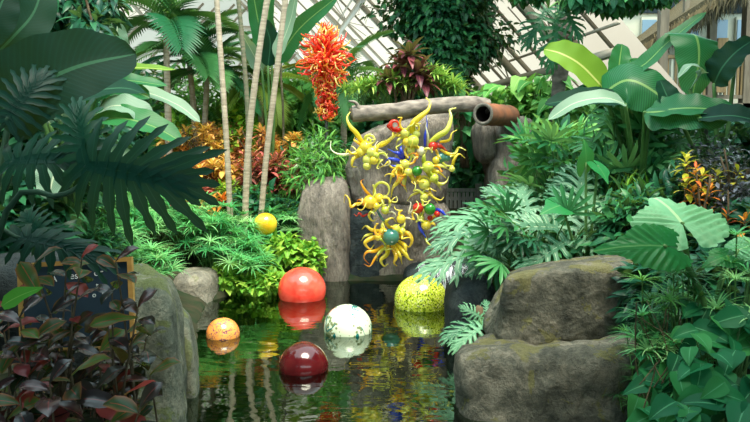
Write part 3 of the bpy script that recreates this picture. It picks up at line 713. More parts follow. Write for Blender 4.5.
# ---------------------------------------------------------------- plant builders (local, base at the origin)
def at(px, Y):
    x = Xp(px, Y); return A(x, Y, gz1(x, Y))
def plant(name, label, cat, loc, parts, group=None):
    r = empty(name, loc, label, cat, group)
    for nm, mb, m in parts:
        mb.build(nm, m, r)
    return r
def stems(r, n, h, rad, thick, base=.05, bend=.15):
    mb = MB(); tops = []
    for i in range(n):
        a = r.uniform(0,6.28); d = math.sqrt(r.rand())*rad; b = A(r.normal()*base, r.normal()*base, -.05)
        t = A(math.cos(a)*d, math.sin(a)*d, h*r.uniform(.75,1.0)); m = (b+t)/2+A(-math.cos(a),-math.sin(a),0)*bend*d+A(0,0,.1*h)
        mb.tube(spline([b,m,t],7), np.linspace(thick,thick*.6,7), 5, r.rand()); tops.append(t)
    return mb, tops
def leafball(r, c, R, n, T, s0, s1, shell=.55, droop=.3, mb=None, up=.6):
    mb = mb or MB(); c = np.asarray(c, float); R = np.asarray(R, float)
    d = rdir(r, n); rad = shell+(1-shell)*r.rand(n)**.6
    lump = np.array([1+.28*noise.noise(Vector((x*2.1+c[0]*3+R[0], y*2.1+c[1], z*2.1))) for x,y,z in d])
    p = c + d*R*(rad*lump)[:,None]
    y = nrm(d*.9 + rdir(r,n)*.7 + A(0,0,-droop)); z = nrm(A(0,0,1)*up + d*.8 + rdir(r,n)*.3)
    return mb.place(T, p, y, z, r.uniform(s0,s1,n), r.rand(n))
def shrub(seed, w, h, n, T, s0, s1, lobes=5, z0=.0, dpt=None):
    """bushy crown of overlapping leaf clumps on a few woody stems"""
    r = rs(seed); st, tops = stems(r, 5, h*.75, w*.6, .02+.008*h); mb = MB(); dpt = dpt or w
    for i in range(lobes):
        f = i/max(1,lobes-1)
        a = i*2.4+r.uniform(-.4,.4); q = (.0 if i == 0 else .55)*1.0
        c = A(math.cos(a)*w*q, math.sin(a)*dpt*q, z0+(h-z0)*(.30+.42*r.rand()) if i else z0+(h-z0)*.62)
        leafball(r, c, (w*.62, dpt*.62, (h-z0)*.36), n//lobes, T, s0, s1, mb=mb)
    return [('stem', st, B_STEM), ('foliage', mb)]
def mk_shrub(name, label, px, Y, pytop, wpx, n, T, s0, s1, m, seed, cat='shrub', group=None, lobes=5, z0=.0, dz=0.0):
    o = at(px, Y); o[2] += dz; h = Zp(pytop, Y)-o[2]; w = wpx/2/F*Y
    p = shrub(seed, w, h, n, T, s0, s1, lobes, z0)
    return plant(name, label, cat, o, [p[0], p[1]+(m,)], group)
FAN1 = [T_fan(20, .8, .075, s) for s in (1,2,3)]
HAND = [T_hand(8, 2.6, .13, s) for s in (1,2,3)]
FROND = [T_frond(24, .34, .035, 1.0, s) for s in (1,2)]; FRONDN = [T_frond(16, .2, .03, .9, s, .2, .4) for s in (3,4)]
LOBED = [T_lobed(8, s, .80, .10, .45, .3) for s in (1,2,3)]
def sedge(seed, h, n, spread, rad, m, leaf=1.0):
    r = rs(seed); st = MB(); mb = MB()
    for i in range(n):
        a = r.uniform(0,6.28); d = spread*math.sqrt(r.rand()); b = A(math.cos(a)*d*.35, math.sin(a)*d*.35, -.04)
        t = A(math.cos(a)*d, math.sin(a)*d, h*(1-.45*(d/spread)**2)*r.uniform(.72,1.0)); k = (b+t)/2-A(math.cos(a),math.sin(a),0)*d*.15
        q = spline([b,k,t],6); st.tube(q, np.linspace(.008,.005,6), 4, r.rand(), False)
        ax = nrm(t-k+A(0,0,.3)); yy = nrm(np.cross(ax, A(math.cos(a*3),math.sin(a*3),.2)))
        mb.place(FAN1[i%3], t, yy, ax, rad*r.uniform(.75,1.15), r.rand())
    return [('stem', st, G_STEM), ('foliage', mb, m)]
def croton(seed, h, w, m, n=9, ll=.26, nl=22):
    r = rs(seed); st, tops = stems(r, n, h, w, .014); mb = MB(); tops = [t*A(1,1,r.uniform(.45,1)) if i%3 else t for i,t in enumerate(tops)]
    for t in tops:
        k = nl; a = np.arange(k)*2.4+r.uniform(0,6); e = np.linspace(-.15,1.15,k)
        y = np.stack([np.cos(a)*np.cos(e), np.sin(a)*np.cos(e), np.sin(e)],1)
        mb.place(T_LAN if seed%2 else T_leaf(.34,4,2,prof_obov,.9,.2), t+np.stack([0*a,0*a,-.10+.10*e/1.15],1), y, A(0,0,1), ll*r.uniform(.75,1.15,k)*(1-.35*e/1.2), r.rand(k))
    return [('stem', st, B_STEM), ('foliage', mb, m)]
def grassy(seed, h, n, w, m, T=None, nm='foliage'):
    r = rs(seed); mb = MB(); T = T or T_BLA; a = r.uniform(0,6.28,n); d = w*np.sqrt(r.rand(n))
    p = np.stack([np.cos(a)*d*.5, np.sin(a)*d*.5, np.zeros(n)],1); tl = d/w*.9
    y = np.stack([np.cos(a)*tl, np.sin(a)*tl, np.ones(n)],1)
    mb.place(T, p, y, np.stack([-np.cos(a),-np.sin(a),tl+.2],1)*-1*A(1,1,-1), h*r.uniform(.6,1.1,n), r.rand(n))
    return [(nm, mb, m)]
def fronds(seed, n, L, e0, e1, T, mb, c, up0=0.0):
    r = rs(seed); a = np.arange(n)*2.4+r.uniform(-.3,.3,n); e = np.linspace(e1, e0, n)+r.uniform(-.1,.1,n)
    for i in range(n):
        y = A(math.cos(a[i])*math.cos(e[i]), math.sin(a[i])*math.cos(e[i]), math.sin(e[i]))
        z = A(-math.cos(a[i])*math.sin(e[i]), -math.sin(a[i])*math.sin(e[i]), math.cos(e[i])+.05)
        mb.place(T[i%len(T)], c, y, z, L*r.uniform(.8,1.1), r.rand())
    return mb
def palm(label, px, Y, pytop, L, n, m, seed, trunks=1, group=None, e=(-.5,1.2), thick=.07):
    o = at(px, Y); h = Zp(pytop, Y)-o[2]; r = rs(seed); R = empty('palm_tree', o, label, 'palm tree', group)
    for k in range(trunks):
        dx = 0 if trunks == 1 else (k-(trunks-1)/2)*.22; hh = h*(1-.12*k)
        q = spline([A(dx*.4,0,-.1), A(dx*.8,.02,hh*.5), A(dx*1.6,0,hh)], 14)
        MB().tube(q, np.linspace(thick,thick*.7,14)*(1+.05*(np.arange(14)%2)), 10, .5).build('trunk', TRUNK, R)
        fronds(seed+k, n, L, e[0], e[1], FROND, MB(), q[-1]).build('crown', m, R)
    return R
TRUNK = solid('palm_trunk', (146,132,112), .8, .2, (186,170,148), 5, .4, stretch=(1,1,6)); TRUNKG = solid('cane_trunk', (120,112,92), .8, .2, (84,92,70), 5, .4, stretch=(1,1,5))
def bigleaf(root, org, pts, Wd, up, m, stalk=None, rnd=.5, wave=.06, wn=4, fold=.25, prof=prof_banana, sm=None, thick=.02, name='leaf', nt=22, ns=8, seed=0):
    """leaf blade along world points, its stalk as sub-part"""
    P = [np.asarray(p, float) for p in pts]
    b = MB().add(*leafcurve(P, Wd, up, prof, nt, ns, wave, wn, fold, seed=seed), rnd)
    lf = b.build(name, m, None); 
    lf.data.transform(__import__('mathutils').Matrix.Translation([-float(q) for q in org])); lf.parent = root
    if stalk is not None:
        q = spline(stalk, 14)-np.asarray(org)
        MB().tube(q, np.linspace(thick*1.5, thick, 14), 8).build('leaf_stalk', sm or G_STEM, lf)
    else:
        q = spline(P, 18)-np.asarray(org)
        MB().tube(q[:-2]-A(0,0,.006), np.linspace(thick, thick*.25, 16), 6).build('midrib', sm or G_STEM, lf)
    return lf
def tleaf(root, org, T, base, tip, up, m, stalk=None, rnd=.5, sx=1.0, sm=None, thick=.012, name='leaf'):
    base = np.asarray(base, float); tip = np.asarray(tip, float); L = np.linalg.norm(tip-base)
    lf = MB().place(T, base-org, tip-base, A(*up), np.array([[L*sx, L, L]]), rnd).build(name, m, root)
    if stalk is not None:
        q = spline(list(stalk)+[base], 14)-np.asarray(org)
        MB().tube(q, np.linspace(thick*1.6, thick, 14), 8).build('leaf_stalk', sm or G_STEM, lf)
    return lf

# ---------------------------------------------------------------- background planting
# tall dark shrubs that close the view below the roof
for i,(px,Y,top,w,lab) in enumerate([
 (20,15,60,230,'tall dark thicket behind the shaded banana leaves, beneath the darkest corner'),
 (130,16,72,170,'dark bushy thicket behind the drooping palm crown'),
 (225,16,66,130,'leafy bush seen between the slender trunks'),
 (292,17.5,66,120,'tall leafy bush just behind the red and orange glass tower'),
 (356,18,74,90,'leafy bush between the red glass tower and the purple plant'),
 (425,17,92,120,'dark bush at the foot of the leaf-covered tree column'),
 (520,17,96,110,'low green bush behind the broad-leaved plants above the pillar'),
 (610,14.5,92,110,'dark bush below the timber balcony, behind the yellow banana leaf'),
 (700,13.2,108,150,'dark thicket filling the space below the balcony railing')]):
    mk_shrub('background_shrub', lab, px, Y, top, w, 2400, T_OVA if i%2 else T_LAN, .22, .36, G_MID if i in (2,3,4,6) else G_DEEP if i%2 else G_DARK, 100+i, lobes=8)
mk_shrub('creeper_bush','dense creeper hanging beside the glass wall, above the picket fence',474,13.6,112,60,1500,T_HEA,.12,.18,G_DEEP,131,lobes=7)
mk_shrub('background_shrub','deep green bush filling the gap between glass wall and slender trunks',318,12.9,134,70,1500,T_LAN,.14,.22,G_DEEP,132,lobes=7)
mk_shrub('background_shrub','bush of narrow shiny leaves spilling over the smooth curved slab',320,11.5,134,66,1300,T_NAR,.16,.26,G_MID,133,lobes=8)
mk_shrub('background_shrub','small shrub with pale variegated leaves beneath the red glass tower',316,12.3,124,34,420,T_DIA,.1,.15,leafmat('leaf_variegated',[(120,170,110),(210,224,190),(70,140,80)],trans=.25),134)

# leaf-covered tree column
o = at(446,15.5); cr = empty('column_tree', o, 'tall tree smothered in small dark leaves, hanging as one thick column', 'tree')
MB().tube(spline([A(0,0,-.1),A(.1,0,2),A(0,0,4.5),A(.1,.1,6.5)],14), np.linspace(.2,.12,14), 10).build('trunk', B_STEM, cr)
fm = MB(); r = rs(140)
for i in range(26):
    z = Zp(-20+118*(i/25), 15.5)-o[2]; w = (.88+.28*math.sin(i*1.9))*(1.05 if i < 16 else .74)
    leafball(r, A(r.normal()*.28-.1, r.normal()*.2, z), (w,.8,.5), 520, T_OVA, .13,.22, .3, .5, fm)
fm.build('foliage', leafmat('leaf_column',[(8,50,36),(20,76,46),(52,112,62)],rib=(70,130,80),trans=.2,rough=.35), cr)

# palms with drooping crowns
palm('stout palm with drooping feather fronds behind the slender trunks', 201, 13.9, 58, 1.35, 14, G_PALM, 151, 2, e=(-.05,1.3))
palm('palm whose long fronds arch across the roof beams, behind the banana leaves', 170, 12.9, 22, 1.6, 12, G_PALM, 152, 1, e=(.05,1.25))
palm('small palm glimpsed behind the leaning trunks, beneath the upright leaves', 262, 14.5, 84, 1.4, 12, leafmat('leaf_palm_yellow',[(70,110,50),(120,150,60),(150,150,70)],trans=.3), 153, 1)
palm('young palm half hidden behind the lower part of the red glass tower', 344, 13.6, 78, 1.2, 11, G_PALM, 154, 1)

# slender bare trunks
def cane(pts, w, Y, label, m):
    P = [W(px,py,Y+dy) for px,py,dy in pts]; g = P[0].copy(); g[2] = gz1(g[0],g[1])-.08; P[0] = g
    q = spline(P, 40); t = np.arange(40); o = g
    R = empty('slender_trunk', o, label, 'tree trunk', 'slender palm trunks by the pond')
    MB().tube(q, np.linspace(w*.86,w*.72,40)*(1+.05*(t%4 == 0)), 12, cap=False).build('trunk', m, R, None)
    R.children[0].data.transform(__import__('mathutils').Matrix.Translation([-float(v) for v in o]))
cane([(231,212,0),(227,150,0),(221,60,.05),(216,-10,.1),(212,-70,.1)],.054,11.0,'slim straight pale trunk standing apart from the leaning trunks',TRUNK)
cane([(250,205,0),(248,120,.2),(244,60,.3),(238,-5,.4),(232,-70,.4)],.05,11.5,'thin brownish trunk passing behind a thicker leaning trunk',TRUNKG)
cane([(243,222,0),(248,150,0),(258,60,0),(268,-5,0),(280,-70,0)],.058,10.6,'thickest leaning trunk, crossing in front of a thinner brown trunk',TRUNK)
cane([(257,212,0),(266,160,0),(277,70,0),(286,-5,0),(296,-70,0)],.056,10.9,'leaning pale trunk rising from beside the yellow glass ball',TRUNK)
cane([(284,150,0),(283,110,0),(281,75,0),(282,40,0)],.028,13.6,'very thin bare stem between the leaning trunks and red glass tower',TRUNKG)

# bird-of-paradise fan of leaves
o = at(272,13.2); bp = empty('bird_of_paradise_plant', o, 'tall paddle-leaved plant fanning out behind the leaning trunks', 'plant')
for i,(a,b,c,w,m) in enumerate([((268,62),(258,20),(252,-14),.42,G_BAN),((272,60),(268,15),(277,-20),.36,G_BAN),((276,62),(300,28),(338,-4),.36,G_BAN),((262,70),(250,48),(240,30),.3,G_BANP),((268,66),(270,40),(262,18),.34,G_BAND),((276,58),(290,22),(296,-6),.3,G_BANP)]):
    Y = 13.2-.12*i; p = W(*a,Y); g = A(o[0],13.2,o[2])
    bigleaf(bp, o, [p, W(*b,Y-.1), W(*c,Y-.3)], w, A(.5*(-1)**i,-1,.35), m, [g,(g+p)/2+A(0,0,.1),p], rnd=.2+.12*i, seed=i)

# purple rosette plant and green spiky tufts on top of the log wall
o = at(402,11.9); o[2] = Zp(100,11.9); ti = empty('purple_cordyline', o, 'dark purple rosette plant standing above the log among spiky green tufts', 'plant')
r = rs(160); st = MB(); mb = MB()
for px,py in ((402,66),(418,74),(388,82),(410,56),(424,84)):
    t = W(px,py,11.7+r.uniform(-.1,.1))-o; st.tube(spline([A(0,0,-1.2),t*.5-A(0,0,.05),t],8),.025,6); k = 20
    a = np.arange(k)*2.4; e = np.linspace(-.5,1.2,k); mb.place(T_leaf(.3,5,2,prof_lance,.9,.3), t, np.stack([np.cos(a)*np.cos(e),np.sin(a)*np.cos(e),np.sin(e)],1), A(0,0,1), r.uniform(.34,.46,k), r.rand(k))
st.build('stem', B_STEM, ti); mb.build('foliage', P_TI, ti)
for i,(px,top,w,lab) in enumerate([(362,80,34,'spiky light green tuft above the end of the log'),(384,76,36,'spiky light green tuft directly beneath the purple plant'),(408,78,36,'spiky light green tuft beneath the lowest purple leaves'),(432,66,34,'taller spiky tuft against the leaf-covered column'),(450,80,26,'small spiky tuft in the shade of the leaf-covered column')]):
    o = at(px,11.9); o[2] = Zp(106,11.9); h = Zp(top,11.9)-o[2]; r = rs(170+i); mb = MB(); st, tops = stems(r, 9, h*.8, w/2/F*12, .012)
    for t in tops:
        k = 20; a = np.arange(k)*2.4; e = np.linspace(-.3,1.3,k)
        mb.place(T_NAR, t, np.stack([np.cos(a)*np.cos(e),np.sin(a)*np.cos(e),np.sin(e)],1), A(0,0,1), r.uniform(.2,.34,k), r.rand(k))
    plant('spiky_plant', lab, 'plant', o, [('stem',st,G_STEM),('foliage',mb,leafmat('leaf_spiky%d'%i,[(60,124,50),(120,170,70),(180,206,100)],trans=.3))], 'spiky tufts above the log')
mk_shrub('banana_shoot','pale upright shoot leaves behind the log, beneath the leaf column',464,12.4,84,22,60,T_leaf(.3,5,2,prof_banana,.5,.3),.3,.5,G_FAN,176,lobes=3,dz=.8)

# broad-leaved plant above the pillar, and its neighbour
for i,(px,Y,top,w,lab) in enumerate([(505,12.4,86,50,'broad-leaved green plant above the hollow log'),(538,12.0,76,46,'broad-leaved green plant in front of the grey tree trunk'),(558,11.6,96,44,'lower broad-leaved plant beneath the yellow-green banana leaf')]):
    o = at(px,Y); o[2] = Zp(118,Y); r = rs(180+i); h = Zp(top,Y)-o[2]; st, tops = stems(r, 16, h, w/2/F*Y, .012); n = len(tops); d = nrm(np.array(tops)*A(1,1,.1)+r.normal(size=(n,3))*.1-A(0,.15,.15))
    st2 = st; mb = MB().place(T_leaf(.7,6,4,prof_heart,.8,.25), np.array(tops), d, A(0,-.3,1), r.uniform(.32,.52,n), r.rand(n))
    leafball(r,(0,0,h*.35),(w/2/F*Y*1.1,.4,h*.5),160,T_OVA,.16,.3,mb=mb)
    plant('broad_leaved_plant', lab, 'plant', o, [('stem',st,G_STEM),('foliage',mb,leafmat('leaf_broad%d'%i,[(40,112,50),(84,156,70),(140,190,96)],rib=(160,200,120),trans=.35))])
# grey tree trunk at the right of the roof, and leafy branches hanging from above
o = at(560,11.4); gt = empty('grey_tree', o, 'grey tree trunk with hanging split leaves, in front of the sloping roof', 'tree')
q = spline([A(0,0,-.1),W(557,120,11.4)-o,W(561,60,11.4)-o,W(564,20,11.4)-o,W(560,-40,11.4)-o,W(556,-90,11.4)-o],30)
MB().tube(q, .125+.02*np.sin(np.arange(30)*1.3), 14).build('trunk', solid('grey_bark',(74,72,68),.9,.2,(112,106,98),7,.6,stretch=(1,1,2)), gt)
MB().tube(spline([W(563,46,11.35)-o,W(569,42,11.25)-o,W(570,36,11.2)-o],5), .06, 8).build('knot', solid('bark_knot',(64,56,50),.9,.2,(86,78,70),9), gt)
for i,(a,b,sx) in enumerate([((546,10),(530,38),.7),((556,18),(554,60),.7),((564,8),(580,32),.7)]):
    tleaf(gt, o, LOBED[i%3], W(*a,11.0-.1*i), W(*b,10.7-.1*i), (0,-1,.3), G_DEEP, [W(560,0,11.4)], .2+.12*i, .8)
hb = empty('hanging_branch', W(590,-20,10.5), 'dark leafy branches hanging into view above the sloping roof and pavilion', 'tree branch')
r = rs(190); fm = MB(); st = MB()
for px,py,w in ((530,-8,40),(585,-2,46),(610,2,44),(636,0,40),(660,-6,30)):
    p = W(px,py-4,10.5)-A(*hb.location); leafball(r, p, (w/2/F*10.5,.35,.16), 190, T_OVA, .13,.24, .1, .7, fm); st.tube(spline([A(0,0,.7),p*.5+A(0,0,.35),p],6),.015,5)
st.build('branch', B_STEM, hb); fm.build('foliage', G_DEEP, hb)

# ---------------------------------------------------------------- crotons behind the sedges
cl = [('gold',178,13.4,120,'yellow croton bush farthest from the pond, nearest the shaded banana leaves'),
('gold',206,13.2,122,'golden croton bush behind the slim straight trunk'),('pink',228,13.8,120,'pinkish croton bush glimpsed between two trunks'),
('pink',258,13.4,124,'salmon-coloured croton behind the crossing trunks'),('gold',286,13.2,126,'yellowish croton bush just under the red glass tower'),
('pink',186,12.4,150,'dusty pink croton at the edge of the banana leaves'),('gold',214,12.3,152,'pale gold croton standing in front of a golden one'),
('maroon',262,12.4,148,'dark maroon croton right behind the leaning trunks'),('maroon',196,12.0,170,'maroon croton above the orange one'),
('orange',206,11.6,190,'low flame-orange croton just above the sedges'),('maroon',284,12.5,152,'maroon croton beside the bush of narrow shiny leaves')]
for i,(k,px,Y,top,lab) in enumerate(cl):
    o = at(px,Y); h = Zp(top+6,Y)-o[2]; p = croton(200+i, max(.35,h), .42, CRO[k], 20, .27, 18)
    plant('croton_bush', lab, 'shrub', o, p)
    r = rs(230+i); 
o = at(225,11.9); plant('croton_bush','bright green leafy plant among the crotons, left of the crossing trunks','shrub',o,croton(251,Zp(180,11.9)-o[2],.25,G_BRIGHT,8,.24,18))
for i,(px,Y,top,w,lab) in enumerate([(246,14.0,106,44,'bright lime-green bush between the trunks above the crotons'),(188,14.4,100,60,'lime-green bush behind the golden crotons')]):
    mk_shrub('lime_bush', lab, px, Y, top, w, 700, T_OVA, .14,.24, G_BRIGHT, 260+i)
mk_shrub('undergrowth_bush','dark leafy undergrowth around the bases of the leaning trunks',262,11.5,182,60,700,T_OVA,.12,.2,G_DEEP,264,lobes=7)
mk_shrub('undergrowth_bush','dark fern-like undergrowth behind the yellow glass ball',288,11.2,196,44,600,T_NAR,.18,.28,G_DARK,265,lobes=5)
# ---------------------------------------------------------------- sedges on the far bank
sl = [(100,7.7,206,.30,'umbrella sedge clump nearest the tall mossy boulder'),(146,10.0,204,.34,'umbrella sedge clump behind the mossy boulder, above the small pale boulder'),
(122,8.8,200,.32,'umbrella sedge clump beneath the drooping lobed leaf'),(178,10.1,206,.38,'umbrella sedge clump behind the small pale boulder'),(214,9.85,216,.34,'umbrella sedge clump touching the pond beside the heart-leaved creeper'),
(168,9.9,192,.36,'umbrella sedge clump in front of the dusty crotons'),(204,10.3,196,.36,'umbrella sedge clump in front of the orange croton'),(232,10.2,206,.32,'umbrella sedge clump at the foot of the slim straight trunk'),
(212,10.1,226,.34,'low umbrella sedge clump overhanging the water'),(238,9.75,236,.28,'low umbrella sedge clump reaching into the heart-leaved creeper'),(138,9.4,192,.34,'umbrella sedge clump between the shaded split leaf and the dusty crotons'),(282,10.9,206,.30,'umbrella sedge clump to the far side of the yellow glass ball, by the curved slab'),(146,8.3,246,.24,'low umbrella sedge clump filling the gap between mossy boulder and small pale boulder'),(112,9.9,186,.34,'umbrella sedge clump in the shade of the pale banana leaves')]
for i,(px,Y,top,sp,lab) in enumerate(sl):
    o = at(px,Y); h = max(.35, Zp(top,Y)-o[2]); plant('umbrella_sedge', lab, 'plant', o, sedge(300+i, h, 30, sp*1.3, .31, G_SEDGE), 'umbrella sedges on the far bank')
# heart-leaved creeper mounds
for i,(px,Y,top,w,n,lab) in enumerate([(252,10.0,246,50,520,'mound of yellow-green heart leaves nearest the sedges'),(283,10.3,236,56,620,'biggest mound of yellow-green heart leaves, under the yellow glass ball'),(304,10.35,240,38,340,'heart-leaved mound creeping onto the smooth curved slab'),(262,9.7,272,56,460,'low fringe of heart leaves trailing at the waterline'),(224,9.75,268,44,380,'low heart leaves at the waterline beneath the sedges')]):
    o = at(px,Y); o[2] = max(.02,o[2]-.1); h = max(.22,Zp(top,Y)-o[2]); r = rs(330+i); st,_ = stems(r,6,h*.7,w/2/F*Y*.7,.008); mb = MB()
    leafball(r,(0,0,h*.42),(w/2/F*Y,.3,h*.56),n,T_HEA,.09,.15,.72,.2,mb,1.2)
    plant('heart_leaved_creeper', lab, 'plant', o, [('stem',st,G_STEM),('foliage',mb,leafmat('leaf_heart%d'%i,[(66,140,44),(122,180,56),(176,210,84)],rib=(190,215,120),ribw=.05,trans=.3))], 'heart-leaved creeper on the bank')

# ---------------------------------------------------------------- glass vines on the rock wall
YEL = [glass('glass_yellow',(246,222,50),(252,238,110)), glass('glass_lemon',(224,226,80),(248,244,150)), glass('glass_gold',(248,206,50),(252,230,96)), glass('glass_lime',(206,220,70),(240,236,120))]
BLU = glass('glass_blue',(40,56,214),(90,120,240)); REDG = glass('glass_red',(222,40,30),(248,92,60)); GRN = glass('glass_green',(40,142,48),(90,180,70)); TEAL = glass('glass_teal',(44,126,120),(120,170,130))
CLR = glass('glass_pale',(232,228,190),(248,244,220)); TIP = glass('glass_orange',(252,206,50),(246,150,50))
GLS = {'y':YEL[0],'l':YEL[1],'g':YEL[2],'m':YEL[3],'b':BLU,'r':REDG,'n':GRN,'t':TEAL,'c':CLR,'o':TIP}
def horn_name(k): return 'glass_horn'
def sculpt(label, cx, cy, Y, balls, horns):
    o = W(cx,cy,Y); R = empty('glass_sculpture', o, label, 'glass sculpture', 'glass clusters on the rock wall')
    for k,px,py,rp,dy in balls:
        MB().ball(W(px,py,Y+dy)-o, .92*rp/F*Y, 24, 16, sq=(1,1,1)).build('globe', GLS[k], R)
    for k,w,pts in horns:
        n = len(pts); P = [W(p[0],p[1],Y+(p[2] if len(p) > 2 else -.12*math.sin(math.pi*i/(n-1)))) for i,p in enumerate(pts)]
        q = spline(P, 26)-o; t = np.linspace(0,1,26); rad = .80*w/F*Y*np.maximum(.2,(1-t)**.55*(.72+.36*np.sin(math.pi*np.minimum(1,t*1.5))))
        MB().tube(q, rad, 10, .5).build('horn', GLS[k], R)
    r = rs(int(cx*7+cy)); gl = [b for b in balls]
    for i in range(9):
        k,px,py,rp,dy = gl[r.randint(len(gl))]; c = W(px,py,Y+dy)-o; a = r.uniform(0,6.28); d = nrm(A(math.cos(a),-.55+.3*r.normal(),math.sin(a))); s_ = nrm(np.cross(d,A(0,1,.2))); Lh = r.uniform(.14,.3); t = np.linspace(0,1,22); tw = r.uniform(5,9.5)*(1 if r.rand() > .5 else -1)
        P = c+d*Lh*(t[:,None]**.8)+(s_*np.sin(t*tw)[:,None]+np.cross(s_,d)*(1-np.cos(t*tw))[:,None])*.06*t[:,None]**.8
        MB().tube(P, .021*np.maximum(.3,(1-t)**.5), 8, .5).build('horn', GLS['ylgmyoyl'[r.randint(8)]], R)
    b0 = W(cx,cy,Y+.1)-o; MB().tube([b0, b0+A(0,.35,0)], .03, 8).build('mount', solid('mount_steel%d'%int(cx),(60,62,60),.5,.4), R)
    return R
Yg = 10.25
def curl(cx,cy,r,a0,turns,n=8,dr=.45): return [(cx+r*(1-dr*i/n)*math.cos(a0+turns*6.28*i/n), cy+r*(1-dr*i/n)*math.sin(a0+turns*6.28*i/n), -.06-.02*i) for i in range(n+1)]
sculpt('yellow cluster of glass horns and bubbles on the wall just below the log end', 369,151,Yg,
 [('y',366,147,7,-.1),('l',372,152,6,-.16),('l',368,160,6,-.12),('y',374,160,5,-.18),('l',367,166,4.5,-.14),('y',361,152,5,-.1),('m',376,155,4,-.2)],
 [('y',3.4,[(364,146),(357,134),(350,126),(347,118),(350,112)]),('c',1.8,[(362,149),(350,154),(338,154),(331,149),(331,141)]),('y',2.8,[(364,154),(354,158),(352,166),(357,167)]),('y',3.0,[(373,148),(384,144),(393,137),(400,132),(408,133)]),
  ('l',2,[(366,142)]+[(p[0],p[1]) for p in curl(370,140,6,2.6,1.2,6)]),('c',1.5,[(378,152),(386,156),(390,163),(384,166),(380,161)]),('g',2,[(362,146),(357,142),(354,140),(355,137)])])
sculpt('pale glass bubbles with a tall yellow horn and a red coil, crossing the log', 411,136,Yg,
 [('l',405,133,5.5,-.1),('m',413,141,6.5,-.15),('l',416,134,4.5,-.1),('g',407,142,5,-.12),('l',411,150,4.5,-.1)],
 [('y',4.4,[(412,133,-.1),(413,124,-.15),(420,117,-.2),(428,110,-.2),(430,102,-.15),(426,98,-.1)]),('r',3.4,[(401,130,-.1),(394,130,-.15),(389,126,-.2)]+[(p[0],p[1],-.2) for p in curl(395,125,5,2.8,.8,6)]),('g',2,[(409,144),(405,152),(409,158),(414,155),(411,151)]),('b',1.8,[(425,146,-.05),(425,136,-.1),(427,124,-.1),(426,114,-.1)]),('l',2,[(406,136),(398,140),(396,146)])])
sculpt('blue and yellow cluster with hanging yellow petals in the middle of the wall', 405,168,Yg,
 [('l',405,164,5,-.15),('m',398,168,4,-.1),('l',408,172,4.5,-.18),('n',417,171,5.5,-.15)],
 [('b',3,[(403,163),(396,160),(388,159),(384,165)]),('b',2.8,[(404,162),(399,154),(394,152),(388,149)]),('b',3,[(405,162),(401,150),(402,143)]),('b',2.4,[(406,163),(410,157),(416,153)]),('b',2,[(402,166),(394,166),(387,163)]),
  ('y',3.8,[(402,170),(399,180),(393,188),(391,197)]),('l',3.6,[(405,172),(404,184),(407,192)]),('y',3.4,[(409,171),(414,180),(421,184)]),('l',3.2,[(400,170),(392,176),(390,184)]),('c',1.5,[(385,152),(379,150),(375,146),(378,141)])])
sculpt('yellow, red and teal cluster at the outer edge of the wall, reaching towards the fence', 436,163,Yg,
 [('c',421,151,5,-.1),('m',428,167,6.5,-.15),('l',424,184,6,-.12),('l',452,169,3.2,-.12),('y',436,160,4,-.1),('t',440,158,6,-.05),('t',447,158,4,-.05),('r',433,146,5,-.12),('m',434,178,5,-.15)],
 [('l',4.2,[(430,143,-.1),(438,136,-.15),(447,130,-.2),(451,118,-.18),(450,110,-.12),(456,108,-.1)]),('r',4,[(430,148),(437,145),(443,148),(447,151)]),('y',2,[(440,142),(449,140),(452,133),(457,130)]),('y',2.2,[(441,150),(449,154),(456,153),(459,147)]),
  ('y',2.4,[(452,169),(454,160),(459,154),(465,158)]),('l',3,[(430,166),(441,166),(449,170)]),('y',3.6,[(428,170),(438,172),(446,178)]),('l',3.4,[(427,172),(436,182),(441,190)]),('m',3,[(424,166),(424,156),(427,150)]),('y',2.2,[(425,176),(419,181)]+[(p[0],p[1]) for p in curl(424,183,7,3.2,.9,6,.2)]),
  ('l',2.6,[(432,180),(440,184),(446,182),(449,176)]),('y',2,[(428,186),(432,196),(440,200),(444,197)]),('c',1.5,[(428,146),(428,136),(426,126),(428,118)]),('g',2.2,[(436,150),(440,158),(448,162)])])
sculpt('golden globe with thin curling arms at the shaded edge of the wall, midway down', 371,203,Yg,
 [('g',370,202,7.5,-.15),('y',379,198,5,-.12),('m',385,210,4.5,-.14),('y',376,206,4,-.18)],
 [('o',2,[(371,196),(365,190),(361,182),(364,179)]),('g',2,[(364,203),(356,204),(351,207),(349,199),(345,195),(344,203)]),('l',2,[(374,195)]+[(p[0],p[1]) for p in curl(382,190,8,3.0,1.15,8,.15)]),('r',1.6,[(368,214),(363,216),(359,213),(357,216),(354,214)]),('y',2,[(372,210),(369,216),(373,221),(378,217)]),('t',1.8,[(377,210),(383,220),(390,225)]),('l',2.4,[(383,196),(390,198)]),('c',1.5,[(385,214),(392,212),(396,216),(391,219)])])
sculpt('red and green globes with long blue horns at the lower outer side of the wall', 424,209,Yg,
 [('r',418,208,5.8,-.15),('n',430,209,6.2,-.18),('y',426,225,5.5,-.12),('l',421,218,4,-.1),('r',437,214,3.5,-.08),('r',430,218,3,-.1),('l',424,197,4.5,-.12)],
 [('b',2.4,[(434,209),(441,211),(446,216),(451,219)]),('b',2.6,[(419,219),(420,228),(425,236),(426,240)]),('l',1.6,[(425,234),(427,242),(432,247),(431,253)]),('c',1.5,[(414,209),(409,213),(411,203),(408,201)]),('y',2,[(424,192),(432,196),(438,203)]),('l',1.8,[(420,192),(412,195),(407,201)]),('y',2,[(428,222),(434,224),(436,230)])])
